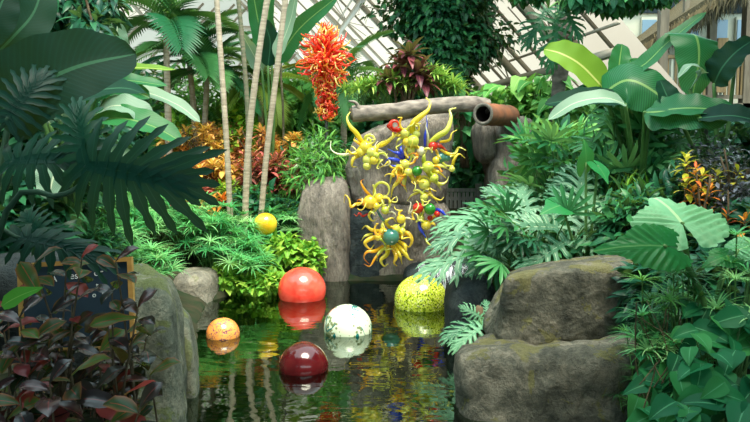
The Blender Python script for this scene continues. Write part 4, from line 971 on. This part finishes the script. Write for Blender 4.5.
sculpt('sunflower-like glass cluster of golden petals around a blue-green globe, lowest on the wall', 391,240,Yg,
 [('t',391,237,9,-.22),('y',401,219,5,-.12),('g',383,232,5,-.1),('m',396,229,5,-.15),('y',378,237,4,-.12),('l',402,231,4,-.12)],
 [('g',3.4,[(399,237),(407,233),(412,240),(409,247),(405,243)]),('y',3.4,[(396,244),(404,252),(409,259),(413,260)]),('g',3.2,[(392,246),(396,256),(394,263),(397,266)]),('y',3.2,[(388,246),(387,254),(381,260),(384,266),(388,264)]),('o',2.6,[(383,246),(375,251),(367,252),(364,258),(369,264)]),('g',3.4,[(383,236),(372,238),(365,243),(370,249),(374,245)]),('y',2.6,[(382,231),(372,230),(366,226),(362,229)]),('y',2.4,[(390,228),(386,222),(392,218),(396,222)]),('l',2.6,[(397,231),(404,226),(405,217)]),('y',2.8,[(399,241),(405,246),(405,254),(401,256)]),('o',2,[(384,249),(376,257),(370,266),(364,264)]),('l',2,[(372,234),(365,236),(361,241)]),('y',3,[(394,246),(400,256),(402,264)]),('l',2.2,[(386,247),(378,254),(377,261)]),('c',1.6,[(401,222),(407,218),(412,221),(409,226)])])
# red and orange tower of glass curls on a steel pole
o = at(327,12.0); zb = Zp(122,12.0)-o[2]; zt = Zp(40,12.0)-o[2]
ch = empty('glass_tower', o, 'tall red and orange tower of curling glass on a thin pole among the palms', 'glass sculpture')
MB().tube([A(0,0,-.1),A(0,0,zt-.1)], .03, 8).build('pole', solid('pole_steel',(96,100,98),.4,.5,metallic=.6), ch)
r = rs(400); TW = [glass('tower_red',(244,60,40),(252,110,60),trans=.4), glass('tower_orange',(250,136,44),(255,200,80),trans=.4), glass('tower_yellow',(252,206,80),(255,236,150),trans=.4), glass('tower_scarlet',(232,34,40),(250,80,60),trans=.4)]
rest = [MB() for _ in TW]
for i in range(460):
    f = r.rand(); f = f**.8; z = zb+.12+(zt-zb-.2)*f
    env = .075+.03*math.sin(f*9)+(.21*math.sin(math.pi*min(1,(f-.4)/.6*.85)) if f > .4 else 0)
    a = r.uniform(0,6.28); e = r.uniform(-.6,.9)+(1.0 if f > .9 else 0) - (.5 if f < .15 else 0); L = env*1.25*r.uniform(.75,1.25)+.06
    d = A(math.cos(a)*math.cos(e),math.sin(a)*math.cos(e),math.sin(e)); s_ = nrm(np.cross(d,A(.2,.3,.9))); u_ = np.cross(s_,d); ph = r.uniform(0,6); t = np.linspace(0,1,9)
    P = A(0,0,z)+d*.03+d*L*t[:,None]+(s_*np.sin(ph+t[:,None]*7)+u_*np.cos(ph+t[:,None]*7))*(.055*t[:,None])
    k = int(r.choice(4, p=[.36,.27,.15,.22])); rad = np.linspace(.026,.009,9)
    if i < 96: MB().tube(P, rad, 6).build('glass_curl', TW[k], ch)
    else: rest[k].tube(P, rad, 5)
for k,mb in enumerate(rest): tag(mb.build('glass_curls', TW[k], ch), kind='stuff')

# ---------------------------------------------------------------- right bank planting
# silvery cut-leaved philodendrons
def philo(label, org, leaves, mats, group='cut-leaved plants on the right bank', seed=0, sx=.8):
    R = empty('cut_leaf_philodendron', org, label, 'plant', group)
    MB().tube(spline([A(0,0,-.1),A(.03,0,.15),A(0,.02,.35)],6), .05, 8).build('stem', B_STEM, R)
    for i,(b,Yb,t,Yt,up) in enumerate(leaves):
        P = W(*b,Yb); tleaf(R, org, LOBED[(i+seed)%3], P, W(*t,Yt), up, mats[i%len(mats)], [org+A(0,0,.3), (org+P)/2+A(0,0,.12)], (i*.37+.1)%1, sx, G_STEM)
    return R
o = at(512,8.3); philo('big silvery cut-leaved plant leaning over the dark boulder and the water', o, [
 ((500,222),8.0,(440,232),7.7,(-.1,-.55,.85)),((495,246),7.8,(428,258),7.5,(-.1,-.5,.85)),((510,215),8.2,(447,212),7.9,(-.15,-.5,.85)),((520,205),8.2,(488,186),8.3,(-.2,-.7,.6)),
 ((528,232),7.8,(523,176),8.3,(0,-.9,.3)),((530,238),7.6,(566,208),7.8,(.2,-.8,.5)),((512,244),7.5,(474,262),7.3,(-.1,-.6,.7)),((520,238),7.6,(480,232),7.3,(-.1,-.6,.7))], [G_SILV,G_SILV,G_SILVD,G_SILV], seed=0)
o = at(566,7.6); philo('silvery cut-leaved plant behind the upper boulder', o, [
 ((560,228),7.4,(512,222),7.1,(-.1,-.8,.5)),((572,222),7.5,(556,182),7.8,(0,-.9,.3)),((578,230),7.3,(622,206),7.4,(.2,-.7,.6)),((570,240),7.1,(526,262),6.8,(-.1,-.7,.6)),((585,225),7.4,(600,186),7.8,(.1,-.9,.3)),((580,240),7.0,(612,250),6.8,(.2,-.7,.6)),((575,215),7.6,(590,160),8.0,(.1,-.9,.2))], [G_SILV,G_SILVD,G_SILV,G_SILVD], seed=1)
o = at(606,8.6); philo('dimmer cut-leaved plant between fan palms and the broad arrow leaf', o, [
 ((606,190),8.4,(566,176),8.1,(-.1,-.8,.5)),((612,186),8.4,(640,160),8.5,(.1,-.8,.5)),((610,200),8.2,(566,206),7.9,(-.1,-.7,.6)),((616,196),8.2,(650,196),8.0,(.2,-.7,.6)),((604,184),8.5,(590,150),8.8,(0,-.9,.3))], [G_SILVD,G_FAN], seed=2)
o = A(*W(478,338,6.75)); o[2] = .1; philo('small cut-leaved sprig drooping at the water between dark boulder and low boulder', o, [
 ((482,322),6.7,(448,332),6.5,(-.1,-.6,.8)),((482,318),6.7,(464,306),6.7,(-.1,-.8,.5)),((484,326),6.6,(456,342),6.4,(-.1,-.6,.8)),((488,318),6.7,(486,300),6.8,(0,-.9,.3))], [G_SILVD], seed=1)
# fan palms
def fanpalm(label, px, Y, pts, m, rad, seed):
    o = at(px,Y); r = rs(seed); R = empty('fan_palm', o, label, 'palm', 'clumping fan palms on the right bank'); st = MB(); mb = MB()
    for i,(x,y) in enumerate(pts):
        t = W(x,y,Y+r.uniform(-.35,.35))-o; b = A(r.normal()*.08,r.normal()*.08,-.05); st.tube(spline([b,t*A(.35,.35,.55),t],9), np.linspace(.014,.006,9), 5)
        a = math.atan2(t[2]-.5,t[0]+.001); d = nrm(A(t[0]*1.2+r.normal()*.25,-.45+r.normal()*.3,.25+.3*r.normal())); mb.place(HAND[i%3], t, d, nrm(A(0,-.75,.8)+r.normal(size=3)*.25), rad*r.uniform(.8,1.2), r.rand())
    st.build('cane', G_STEM, R); mb.build('fronds', m, R); R.children[1].name = 'foliage'
    return R
r = rs(410)
fanpalm('bright fan palm beside the pale rock pillar', 548, 9.3, [(x,y) for x,y in zip(r.uniform(526,585,26), r.uniform(128,178,26))], leafmat('leaf_fanbright',[(44,120,60),(86,160,80),(150,204,120)],trans=.3), .42, 411)
fanpalm('deep green fan palm above the silvery cut leaves', 560, 8.9, [(x,y) for x,y in zip(r.uniform(522,600,30), r.uniform(140,208,30))], G_FAN, .42, 412)
fanpalm('fan palm below the big drooping banana leaf', 612, 8.4, [(x,y) for x,y in zip(r.uniform(580,660,40), r.uniform(112,190,40))], G_FAN, .42, 413)
fanpalm('dark fan palm behind the upper boulder, under the silvery leaves', 548, 7.3, [(x,y) for x,y in zip(r.uniform(480,620,34), r.uniform(205,270,34))], G_DEEP, .34, 414)
fanpalm('fan palm in front of the timber balcony, among dark banana leaves', 650, 8.6, [(x,y) for x,y in zip(r.uniform(620,700,24), r.uniform(110,150,24))], G_PALM, .4, 415)
o = at(640,9.0); plant('grass_tuft','bright upright grass-like tuft under the banana leaves','plant',W(640,150,7.6)*A(1,1,0)+A(0,0,gz1(Xp(640,7.6),7.6)),grassy(420,.95,60,.3,G_BRIGHT))
# single arrow leaves on tall stalks
o = at(588,7.2); al = empty('arrow_leaf_plant', o, 'bright upright arrow leaf on a tall stalk in front of the fan palms', 'plant')
tleaf(al, o, T_ear(0,0,6,60,.0,.35,.3), W(586,163,7.1), W(588,137,7.0), (.5,-.8,.3), G_EARD, [o,(o+W(586,163,7.1))/2], .8, .9)
tleaf(al, o, T_ear(0,0,6,60,.0,.35,.3), W(598,166,7.1), W(612,182,6.9), (.4,-.7,.5), G_EARD, [o,(o+W(598,166,7.1))/2], .5, .8)
tleaf(al, o, T_ear(0,0,6,60,.0,.35,.3), W(562,205,7.0), W(540,210,6.8), (-.2,-.7,.7), G_EARD, [o,(o+W(562,205,7.0))/2], .6, .8)
# banana plants
o = at(640,8.4); bn = empty('banana_plant', o, 'big banana plant with yellow-green arching leaf in front of the sloping roof', 'plant', 'banana plants below the pavilion')
def stk(px,py,Y): return [o+A(0,0,.3), (o+W(px,py,Y))/2+A(0,0,.25), W(px,py,Y)]
MB().tube(spline([A(0,0,-.1),A(0,0,.5),A(-.05,0,1.0)],8), np.linspace(.12,.08,8), 12).build('stem', G_STEM, bn)
L = lambda pts,w,up,m,rnd,seed,**k: bigleaf(bn, o, [W(*p) for p in pts], w, A(*up), m, stk(*pts[0]), rnd, seed=seed, **k)
L([(606,91,8.2),(582,66,8.1),(562,54,8.1),(544,49,8.2)], .40, (.3,-.9,.25), G_BANY, .5, 1)
L([(604,92,8.0),(628,80,7.9),(655,92,7.8),(682,118,7.7)], .62, (-.3,-.75,.55), G_BAN, .2, 2, fold=-.3)
L([(618,84,8.3),(619,66,8.3),(622,44,8.4)], .34, (.2,-.95,.1), G_BAN, .6, 3)
L([(612,78,8.2),(642,66,8.1),(668,42,8.1),(706,12,8.2)], .24, (-.5,-.6,.6), G_BAN, .35, 4)
L([(640,74,8.3),(634,66,8.3),(629,60,8.3)], .2, (.2,-.95,.1), G_BAN, .9, 5)
L([(625,104,7.6),(605,98,7.5),(575,103,7.5),(548,120,7.5)], .23, (0,-.65,.75), G_BANP, .5, 6, wave=.04)
L([(620,100,7.9),(585,98,7.8),(545,104,7.8)], .3, (0,-.7,.7), G_BAND, .5, 7)
L([(650,112,7.4),(690,108,7.2),(742,112,7.1)], .42, (0,-.6,.8), G_BAN, .2, 8)
L([(645,112,7.4),(680,112,7.2),(728,122,6.9)], .44, (0,-.75,.65), G_BAN, .1, 9, fold=-.25)
o = at(720,8.0); bn = empty('banana_plant', o, 'dark banana plant with hanging and wavy leaves in front of the balcony', 'plant', 'banana plants below the pavilion')
MB().tube(spline([A(0,0,-.1),A(0,0,.6),A(.05,0,1.1)],8), np.linspace(.12,.08,8), 12).build('stem', G_STEM, bn)
L([(684,34,8.2),(696,36,7.9),(699,60,7.8),(692,98,7.8)], .56, (.1,-.95,.25), G_BAN, .5, 11, fold=-.2)
L([(714,84,7.8),(722,68,7.7),(736,52,7.7),(756,38,7.8)], .34, (-.4,-.7,.5), G_BAND, .5, 12, wave=.14, wn=5)
L([(736,56,8.1),(728,62,8.0),(724,82,7.9)], .26, (.2,-.9,.3), G_BANP, .3, 13)
L([(676,112,7.5),(668,98,7.5),(660,80,7.6)], .3, (.2,-.9,.3), G_BAND, .8, 14)
L([(700,118,7.0),(735,116,6.8),(775,126,6.7)], .34, (0,-.6,.8), G_BAND, .1, 15)
L([(690,90,7.6),(702,72,7.5),(690,66,7.5),(678,78,7.5)], .14, (0,-.3,.95), G_BANP, .4, 16)
# bushes filling the right bank
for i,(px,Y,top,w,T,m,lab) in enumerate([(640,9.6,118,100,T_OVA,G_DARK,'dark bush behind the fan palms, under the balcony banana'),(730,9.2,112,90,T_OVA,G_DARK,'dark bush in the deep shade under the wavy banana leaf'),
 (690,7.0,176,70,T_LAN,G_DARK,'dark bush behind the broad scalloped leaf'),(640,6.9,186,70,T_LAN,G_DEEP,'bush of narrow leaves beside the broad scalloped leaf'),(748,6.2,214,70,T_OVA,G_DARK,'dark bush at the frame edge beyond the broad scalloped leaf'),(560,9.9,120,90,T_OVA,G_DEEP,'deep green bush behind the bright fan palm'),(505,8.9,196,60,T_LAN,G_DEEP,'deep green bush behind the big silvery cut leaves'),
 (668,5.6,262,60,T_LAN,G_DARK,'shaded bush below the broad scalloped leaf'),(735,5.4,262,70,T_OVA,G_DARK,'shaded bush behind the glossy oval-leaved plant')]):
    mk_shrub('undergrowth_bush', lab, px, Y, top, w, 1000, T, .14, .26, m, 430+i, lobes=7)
PUR = leafmat('leaf_smoky',[(30,38,46),(60,60,74),(96,96,108),(40,60,54)],trans=.15,rough=.3,spec=.6)
mk_shrub('smoky_bush','low bush of tiny purplish-grey leaves on the sloping right bank',722,6.9,134,78,2600,T_DIA,.05,.09,PUR,450,lobes=9)
mk_shrub('smoky_bush','lower bush of tiny purplish-grey leaves beside the yellow croton',738,6.3,178,60,1500,T_DIA,.05,.08,PUR,451,lobes=7)
for i,(k,px,Y,top,lab,n) in enumerate([('lemon',690,6.7,142,'bright yellow croton above a red croton on the right bank',4),('orange',705,6.4,160,'red and orange croton behind the broad scalloped leaf',4),('lemon',729,6.6,142,'thin yellow croton amid the purplish-grey bush',5),('orange',735,6.0,182,'small orange croton in front of the purplish-grey bush',3)]):
    o = at(px,Y); h = Zp(top+6,Y)-o[2]; plant('croton_bush', lab, 'shrub', o, croton(460+i, h, .12, CRO[k], n, .17, 10))
# the big scalloped elephant-ear plant
o = at(702,4.9); ee = empty('elephant_ear_plant', o, 'elephant ear with one broad pale scalloped leaf and a darker drooping one', 'plant')
EARB = T_ear(22,.10,10,132,.028,.25,.35)
tleaf(ee, o, EARB, W(682,223,4.5), W(654,184,4.82), (.05,-.75,.66), G_EAR, [o+A(-.05,0,.1), W(697,300,4.7), W(688,262,4.62)], .6, 1.35, thick=.016)
tleaf(ee, o, T_ear(22,.07,9,110,.02,.3,.7), W(664,246,4.3), W(596,240,4.15), (0,-.85,.5), G_EARD, [o+A(0,-.05,.1), W(705,310,4.6), W(684,262,4.55)], .5, .55, thick=.014)
tleaf(ee, o, T_ear(22,.07,9,90,.02,.3,.5), W(738,250,5.0), W(770,236,4.9), (0,-.7,.7), G_EAR, [o+A(.05,0,.1), W(716,300,4.9)], .2, .8)
tleaf(ee, o, T_ear(22,.07,9,90,.02,.3,.5), W(728,256,4.7), W(702,262,4.6), (0,-.6,.8), G_EARD, [o+A(.05,0,.1), W(716,300,4.7)], .8, .7)
# drooping dark sedges in front of the boulders
for i,(px,Y,top,n,sp,rad,lab) in enumerate([(652,4.9,262,12,.26,.22,'drooping sedge hanging over the edge of the upper boulder'),(668,4.5,292,16,.28,.22,'yellowish sedge clump between the boulders and glossy leaves'),(690,4.7,258,18,.34,.24,'dark sedge clump under the broad scalloped leaf'),(742,4.7,232,14,.3,.22,'pale sedge clump rising beside the elephant ear'),(640,4.9,345,7,.16,.14,'small sedge clump at the crevice of the two big boulders')]):
    o = at(px,Y); h = max(.35,Zp(top,Y)-o[2]); plant('drooping_sedge', lab, 'plant', o, sedge(470+i, h, n, sp, rad, G_SEDGE if i in (1,3) else G_SEDGED), 'sedges by the boulders')
    
# glossy oval-leaved climbers, lower right corner
def pothos(label, org, pts, T, m, s0, s1, seed, tilt=.8):
    r = rs(seed); st = MB(); R = empty('glossy_climber', org, label, 'plant', 'glossy climbers by the boulders')
    lv = []
    for i,(px,py,Y) in enumerate(pts):
        t = W(px,py,Y)-org; st.tube(spline([A(r.normal()*.06,r.normal()*.06,-.03), t*A(.6,.6,.7), t],8), np.linspace(.008,.004,8), 5)
        d = nrm(A(r.normal()*.8-.25, -.55+r.normal()*.3, -.2+r.normal()*.25)); z = nrm(A(r.normal()*.3,-.45,tilt)+r.normal(size=3)*.12)
        lv.append((t,d,z,r.uniform(s0,s1),r.rand()))
    st.build('stem', G_STEM, R)
    for t,d,z,s,c in lv: MB().place(T, t, d, z, s, c).build('leaf', m, R)
    return R
TP = T_leaf(.62,8,4,prof_ovate,.7,.25,wave=.06,wn=1.5); TH = T_leaf(.8,8,4,prof_heart,.7,.25,wave=.05,wn=1.2)
r = rs(480)
pl = [(r.uniform(676,760), r.uniform(300,425)) for _ in range(74)]; pl.sort(key=lambda p:p[1])
pothos('large glossy oval-leaved climber filling the lower corner', at(725,4.3), [(x,y,4.55-.95*(y-300)/125+r.uniform(-.1,.1)) for x,y in pl], TP, G_POTH, .16,.27, 481)
pl = [(r.uniform(636,700), r.uniform(330,425)) for _ in range(40)]
pothos('smaller heart-leaved climber trailing at the end of the low boulder', at(668,4.45), [(x,y,4.6-.7*(y-330)/95) for x,y in pl], TH, G_POTH, .12,.2, 482)
tw = MB(); r = rs(490); g0 = at(652,4.55)
for i in range(26):
    a = W(r.uniform(630,690), r.uniform(300,360), 4.6+r.uniform(-.2,.2)); b = W(r.uniform(635,690), r.uniform(380,425), 4.2+r.uniform(-.2,.2)); tw.tube(spline([a,(a+b)/2+r.normal(size=3)*.06,b],8), .004, 4, r.rand())
t_ = tw.build('dry_twigs', solid('dry_twig',(112,98,72),.9,.1,(70,64,48),6), None, g0); tag(t_, 'tangle of thin dry stems beside the low boulder', 'twigs', kind='stuff')

# ---------------------------------------------------------------- left side: shaded big leaves
o = at(20,4.6); lb = empty('banana_plant', A(Xp(-30,4.6),4.6,.5), 'dark shaded banana plant whose huge leaf fills the top corner', 'plant', 'banana plants in the shaded corner'); o = A(*lb.location)
def stk2(px,py,Y): return [o, (o+W(px,py,Y))/2+A(0,0,.2), W(px,py,Y)]
L = lambda pts,w,up,m,rnd,seed,**k: bigleaf(lb, o, [W(*p) for p in pts], w, A(*up), m, stk2(*pts[0]), rnd, seed=seed, sm=G_STEMD, **k)
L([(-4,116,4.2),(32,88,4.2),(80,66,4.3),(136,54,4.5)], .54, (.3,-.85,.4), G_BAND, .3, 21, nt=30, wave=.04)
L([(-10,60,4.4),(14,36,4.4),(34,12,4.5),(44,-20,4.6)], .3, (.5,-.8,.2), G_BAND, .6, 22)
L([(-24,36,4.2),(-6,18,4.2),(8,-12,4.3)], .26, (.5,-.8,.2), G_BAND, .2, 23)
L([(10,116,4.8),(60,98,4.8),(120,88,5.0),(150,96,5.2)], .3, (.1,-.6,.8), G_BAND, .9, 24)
MB().tube(spline([A(0,0,-.3),A(0,0,.4),A(.05,0,.9)],8), np.linspace(.1,.07,8), 12).build('stem', G_STEMD, lb)
o = A(Xp(70,6.6),6.6,gz1(Xp(70,6.6),6.6)); lb = empty('banana_plant', o, 'pale-leaved banana plant between the dark corner and the crotons', 'plant', 'banana plants in the shaded corner')
MB().tube(spline([A(0,0,-.1),A(0,0,.5),A(.05,0,1.1)],8), np.linspace(.11,.07,8), 12).build('stem', G_STEM, lb)
for i,(p,w,up,m,rnd) in enumerate([([(92,118,6.4),(112,106,6.3),(136,110,6.3),(152,128,6.3)],.30,(.2,-.55,.8),G_BANP,.4),([(88,124,6.3),(118,118,6.2),(152,126,6.2),(182,142,6.2)],.32,(.1,-.6,.8),G_BAN,.9),([(80,122,6.5),(96,96,6.5),(122,88,6.5),(150,98,6.5)],.3,(.1,-.7,.7),G_BAN,.5),
  ([(60,122,6.5),(66,104,6.5),(80,90,6.6),(104,88,6.6)],.34,(.2,-.8,.5),G_BANP,.1),([(50,124,6.4),(36,100,6.4),(10,88,6.4)],.44,(-.2,-.8,.5),G_BANP,.0),([(96,150,6.2),(116,162,6.1),(132,186,6.0)],.32,(.3,-.7,.6),G_BANP,.7),([(70,150,6.1),(56,170,6.0),(48,200,5.9)],.34,(-.1,-.8,.5),G_BANP,.2),
  ([(110,104,6.8),(140,92,6.9),(176,104,7.0),(200,122,7.0)],.2,(.1,-.6,.8),G_BANP,.6),([(40,112,6.3),(36,98,6.3),(32,84,6.3)],.16,(.2,-.9,.3),G_BRIGHT,.1),([(118,66,7.4),(116,46,7.4),(118,22,7.4)],.28,(.3,-.9,.1),G_BANP,.2),([(100,62,7.0),(86,52,7.0),(64,46,7.0)],.24,(0,-.7,.6),G_BANP,.1),([(112,78,6.7),(130,68,6.7),(176,70,6.8)],.16,(0,-.5,.86),G_BANY,.3),([(90,84,6.6),(122,80,6.5),(168,86,6.6)],.2,(0,-.6,.8),G_BAN,.6),([(100,70,6.4),(104,62,6.3),(104,50,6.3)],.18,(.2,-.9,.2),G_BANP,.4)]):
    q0 = W(*p[0]); bigleaf(lb, o, [W(*q) for q in p], w, A(*up), m, [o+A(0,0,.8),(o+A(0,0,.8)+q0)/2+A(0,0,.08),q0], rnd, seed=30+i)
# deeply cut philodendron in the foreground
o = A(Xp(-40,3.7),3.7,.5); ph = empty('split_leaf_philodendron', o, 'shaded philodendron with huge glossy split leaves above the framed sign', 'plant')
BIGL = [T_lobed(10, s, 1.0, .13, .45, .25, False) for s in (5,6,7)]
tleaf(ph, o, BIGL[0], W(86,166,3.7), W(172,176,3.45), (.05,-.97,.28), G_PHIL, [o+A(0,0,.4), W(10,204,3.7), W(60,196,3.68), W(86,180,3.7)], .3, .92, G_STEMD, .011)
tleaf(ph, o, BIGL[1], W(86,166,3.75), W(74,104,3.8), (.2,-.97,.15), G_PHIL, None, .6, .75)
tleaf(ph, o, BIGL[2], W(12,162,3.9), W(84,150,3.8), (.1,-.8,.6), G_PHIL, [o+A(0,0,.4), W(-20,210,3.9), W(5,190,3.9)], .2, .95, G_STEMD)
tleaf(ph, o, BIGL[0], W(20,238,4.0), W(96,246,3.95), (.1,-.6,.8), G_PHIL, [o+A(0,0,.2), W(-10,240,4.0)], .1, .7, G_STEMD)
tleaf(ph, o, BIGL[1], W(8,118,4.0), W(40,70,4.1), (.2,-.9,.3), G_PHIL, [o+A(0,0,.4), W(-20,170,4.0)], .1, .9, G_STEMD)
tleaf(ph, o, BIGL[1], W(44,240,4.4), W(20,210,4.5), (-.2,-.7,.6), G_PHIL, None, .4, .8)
MB().tube(spline([A(0,0,-.2),A(0,0,.2),A(.03,0,.5)],6), .05, 8).build('stem', B_STEM, ph)
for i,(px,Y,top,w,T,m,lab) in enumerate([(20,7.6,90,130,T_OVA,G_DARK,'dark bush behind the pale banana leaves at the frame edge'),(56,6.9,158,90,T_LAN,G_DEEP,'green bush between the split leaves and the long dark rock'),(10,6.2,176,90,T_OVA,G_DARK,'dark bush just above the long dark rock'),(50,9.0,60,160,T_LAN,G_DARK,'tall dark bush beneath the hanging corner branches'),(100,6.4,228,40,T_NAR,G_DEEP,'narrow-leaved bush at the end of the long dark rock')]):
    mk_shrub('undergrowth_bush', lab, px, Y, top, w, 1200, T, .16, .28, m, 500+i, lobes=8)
hb = empty('hanging_branch', W(70,-26,6.5), 'dark leafy branches hanging in the top corner above the shaded banana', 'tree branch')
fm = MB(); st = MB(); r = rs(520)
for px,py,w in ((52,16,30),(74,22,40),(94,34,36),(40,4,30),(70,4,40),(86,14,26),(110,6,20)):
    p = W(px,py-4,6.5+r.uniform(-.3,.3))-A(*hb.location); leafball(r, p, (w/2/F*6.5,.3,.14), 150, T_LAN, .12,.22, .1, .5, fm); st.tube(spline([A(0,0,.5),p*.5+A(0,0,.2),p],6),.012,5)
st.build('branch', B_STEM, hb); fm.build('foliage', G_DARK, hb)

# ---------------------------------------------------------------- framed sign and the copper-leaved plants in front
def text(s, size, loc, m, parent, name='lettering'):
    cu = bpy.data.curves.new(name,'FONT'); cu.body = s; cu.size = size; cu.extrude = .001; cu.materials.append(m)
    tmp = bpy.data.objects.new('tmp', cu); C.objects.link(tmp); bpy.context.view_layer.update()
    me = bpy.data.meshes.new_from_object(tmp.evaluated_get(bpy.context.evaluated_depsgraph_get())); bpy.data.objects.remove(tmp); bpy.data.curves.remove(cu)
    ob = bpy.data.objects.new(name, me); C.objects.link(ob); ob.parent = parent; ob.location = loc; ob.rotation_euler = (math.pi/2,0,0)
    if not me.materials: me.materials.append(m)
    return ob
Ys = 4.15; tl, tr = W(17,266,Ys), W(135,258,Ys); o = (tl+tr)/2; o[2] = .25; wS = np.linalg.norm(tr-tl); top = (tl[2]+tr[2])/2-o[2]; hS = .56
sg = empty('framed_sign', o, 'dark sign board with a tan wooden frame and pale lettering, behind dark red leaves', 'sign'); sg.rotation_euler = (math.radians(-8), math.radians(-3.6), 0)
FR = solid('frame_wood',(204,158,84),.6,.3,(178,132,66),3,.1,stretch=(1,1,8)); PN = solid('sign_panel',(34,56,72),.5,.3,(28,48,62),3); TX = solid('sign_text',(235,240,236),.6,.2)
MB().box((0,0,top-hS/2),(wS-.04,.02,hS-.04)).build('panel', PN, sg, smooth=False)
for x in (-1,1): MB().box((x*(wS/2-.014),-.006,top-hS/2),(.028,.035,hS)).build('frame_stile', FR, sg, smooth=False)
for z in (top-.014, top-hS+.014): MB().box((0,-.007,z),(wS-.056,.035,.028)).build('frame_rail', FR, sg, smooth=False)
for x in (-.2,.2): MB().box((x,.03,(top-hS)/2-.15),(.04,.04,top-hS+.5)).build('post', B_STEM, sg, smooth=False)
for s_,x,z,sz in (('A',-.155,-.125,.062),('es',-.035,-.115,.062),('or',.115,-.105,.062),('Un',-.03,-.19,.05),('to',.125,-.18,.05),('o',.10,-.235,.045),('e',.16,-.225,.05),('Henry Yi',-.21,-.375,.036)):
    text(s_, sz, (x,-.013,top+z), TX, sg)
def copper(label, px, Y, pts, seed, mats, s0=.12, s1=.2, ground=.35):
    o = A(Xp(px,Y),Y,ground); r = rs(seed); R = empty('copper_leaf_plant', o, label, 'plant', 'copper-leaved plants by the sign'); st = MB()
    lv = []
    for i,(x,y) in enumerate(pts):
        t = W(x,y,Y+r.uniform(-.18,.18))-o; b = A(r.normal()*.1+t[0]*.5,r.normal()*.08,-.1); q = spline([b,(b+t)/2+A(r.normal()*.03,0,.02),t],8); st.tube(q, np.linspace(.009,.004,8), 5)
        for k in range(5):
            a = k*2.4+r.uniform(0,1); e = .75-.3*k+r.uniform(-.2,.2); d = A(math.cos(a)*math.cos(e),math.sin(a)*math.cos(e)*.8-.15,math.sin(e)); lv.append((t-A(0,0,.03*k),d,A(0,-.35,1)+r.normal(size=3)*.2,r.uniform(s0,s1),r.rand(),mats[int(r.rand()**1.6*len(mats))]))
    st.build('stem', B_STEM, R)
    for t,d,z,s,c,m in lv: MB().place(T_OBO, t, d, z, s, c).build('leaf', m, R)
r = rs(540)
copper('dark copper-leaved plant standing tallest in front of the sign lettering', 70, 3.35, [(34,266),(66,272),(82,258),(72,306),(50,316),(76,326),(60,340)], 541, [COPPER,COPPER,COPPERG,RED_L], .10,.17)
copper('dark copper-leaved plant at the sign corner beside the mossy boulder', 118, 3.3, [(116,262),(112,288),(138,308),(108,326),(132,345),(100,352),(150,376),(122,372)], 542, [COPPER,COPPER,COPPERG,RED_L], .10,.17)
copper('copper-leaved plant with a green leaf and red shoots at the frame edge', 18, 3.2, [(8,300),(20,318),(4,332),(34,340),(16,352),(42,356),(30,376),(6,384)], 543, [COPPER,COPPERG,RED_L], .11,.18)
copper('lowest copper-leaved plant, a dark mass along the bottom edge below the sign', 80, 2.9, [(20,398),(50,384),(72,376),(96,392),(120,400),(140,408),(60,412),(90,420),(34,424),(8,420),(110,424)], 544, [COPPER,COPPER,COPPER,COPPERG,RED_L], .13,.21)
bl = [(r.uniform(-10,150), r.uniform(330,425)) for _ in range(34)]
copper('dense dark copper-leaved plant filling the gap between sign and bottom edge', 70, 3.5, bl, 545, [COPPER,COPPER,COPPER,COPPERG], .10,.16)

gp = [q for q in C.objects if q.get('label','').startswith('copper-leaved plant with a green leaf')][0]; go_ = A(*gp.location)
LIME = leafmat('leaf_limegreen',[(60,150,50),(96,180,64)],rib=(150,200,100),ribw=.05,trans=.35)
TB = T_leaf(.42,8,4,prof_ovate,.6,.2,wave=.12,wn=2)
for a_,b_,w_ in (((2,306),(34,284),2.95),((20,262),(40,296),3.05)):
    tleaf(gp, go_, TB, W(*a_,w_), W(*b_,w_-.05), (.1,-.8,.6), LIME if a_[0] < 10 else COPPERG, None, .6, 1.0).name = 'leaf'
gp = [q for q in C.objects if q.get('label','').startswith('dark copper-leaved plant at the sign corner')][0]; go_ = A(*gp.location)
tleaf(gp, go_, TB, W(90,326,3.1), W(134,310,3.1), (.1,-.6,.8), COPPERG, None, .9, .9)
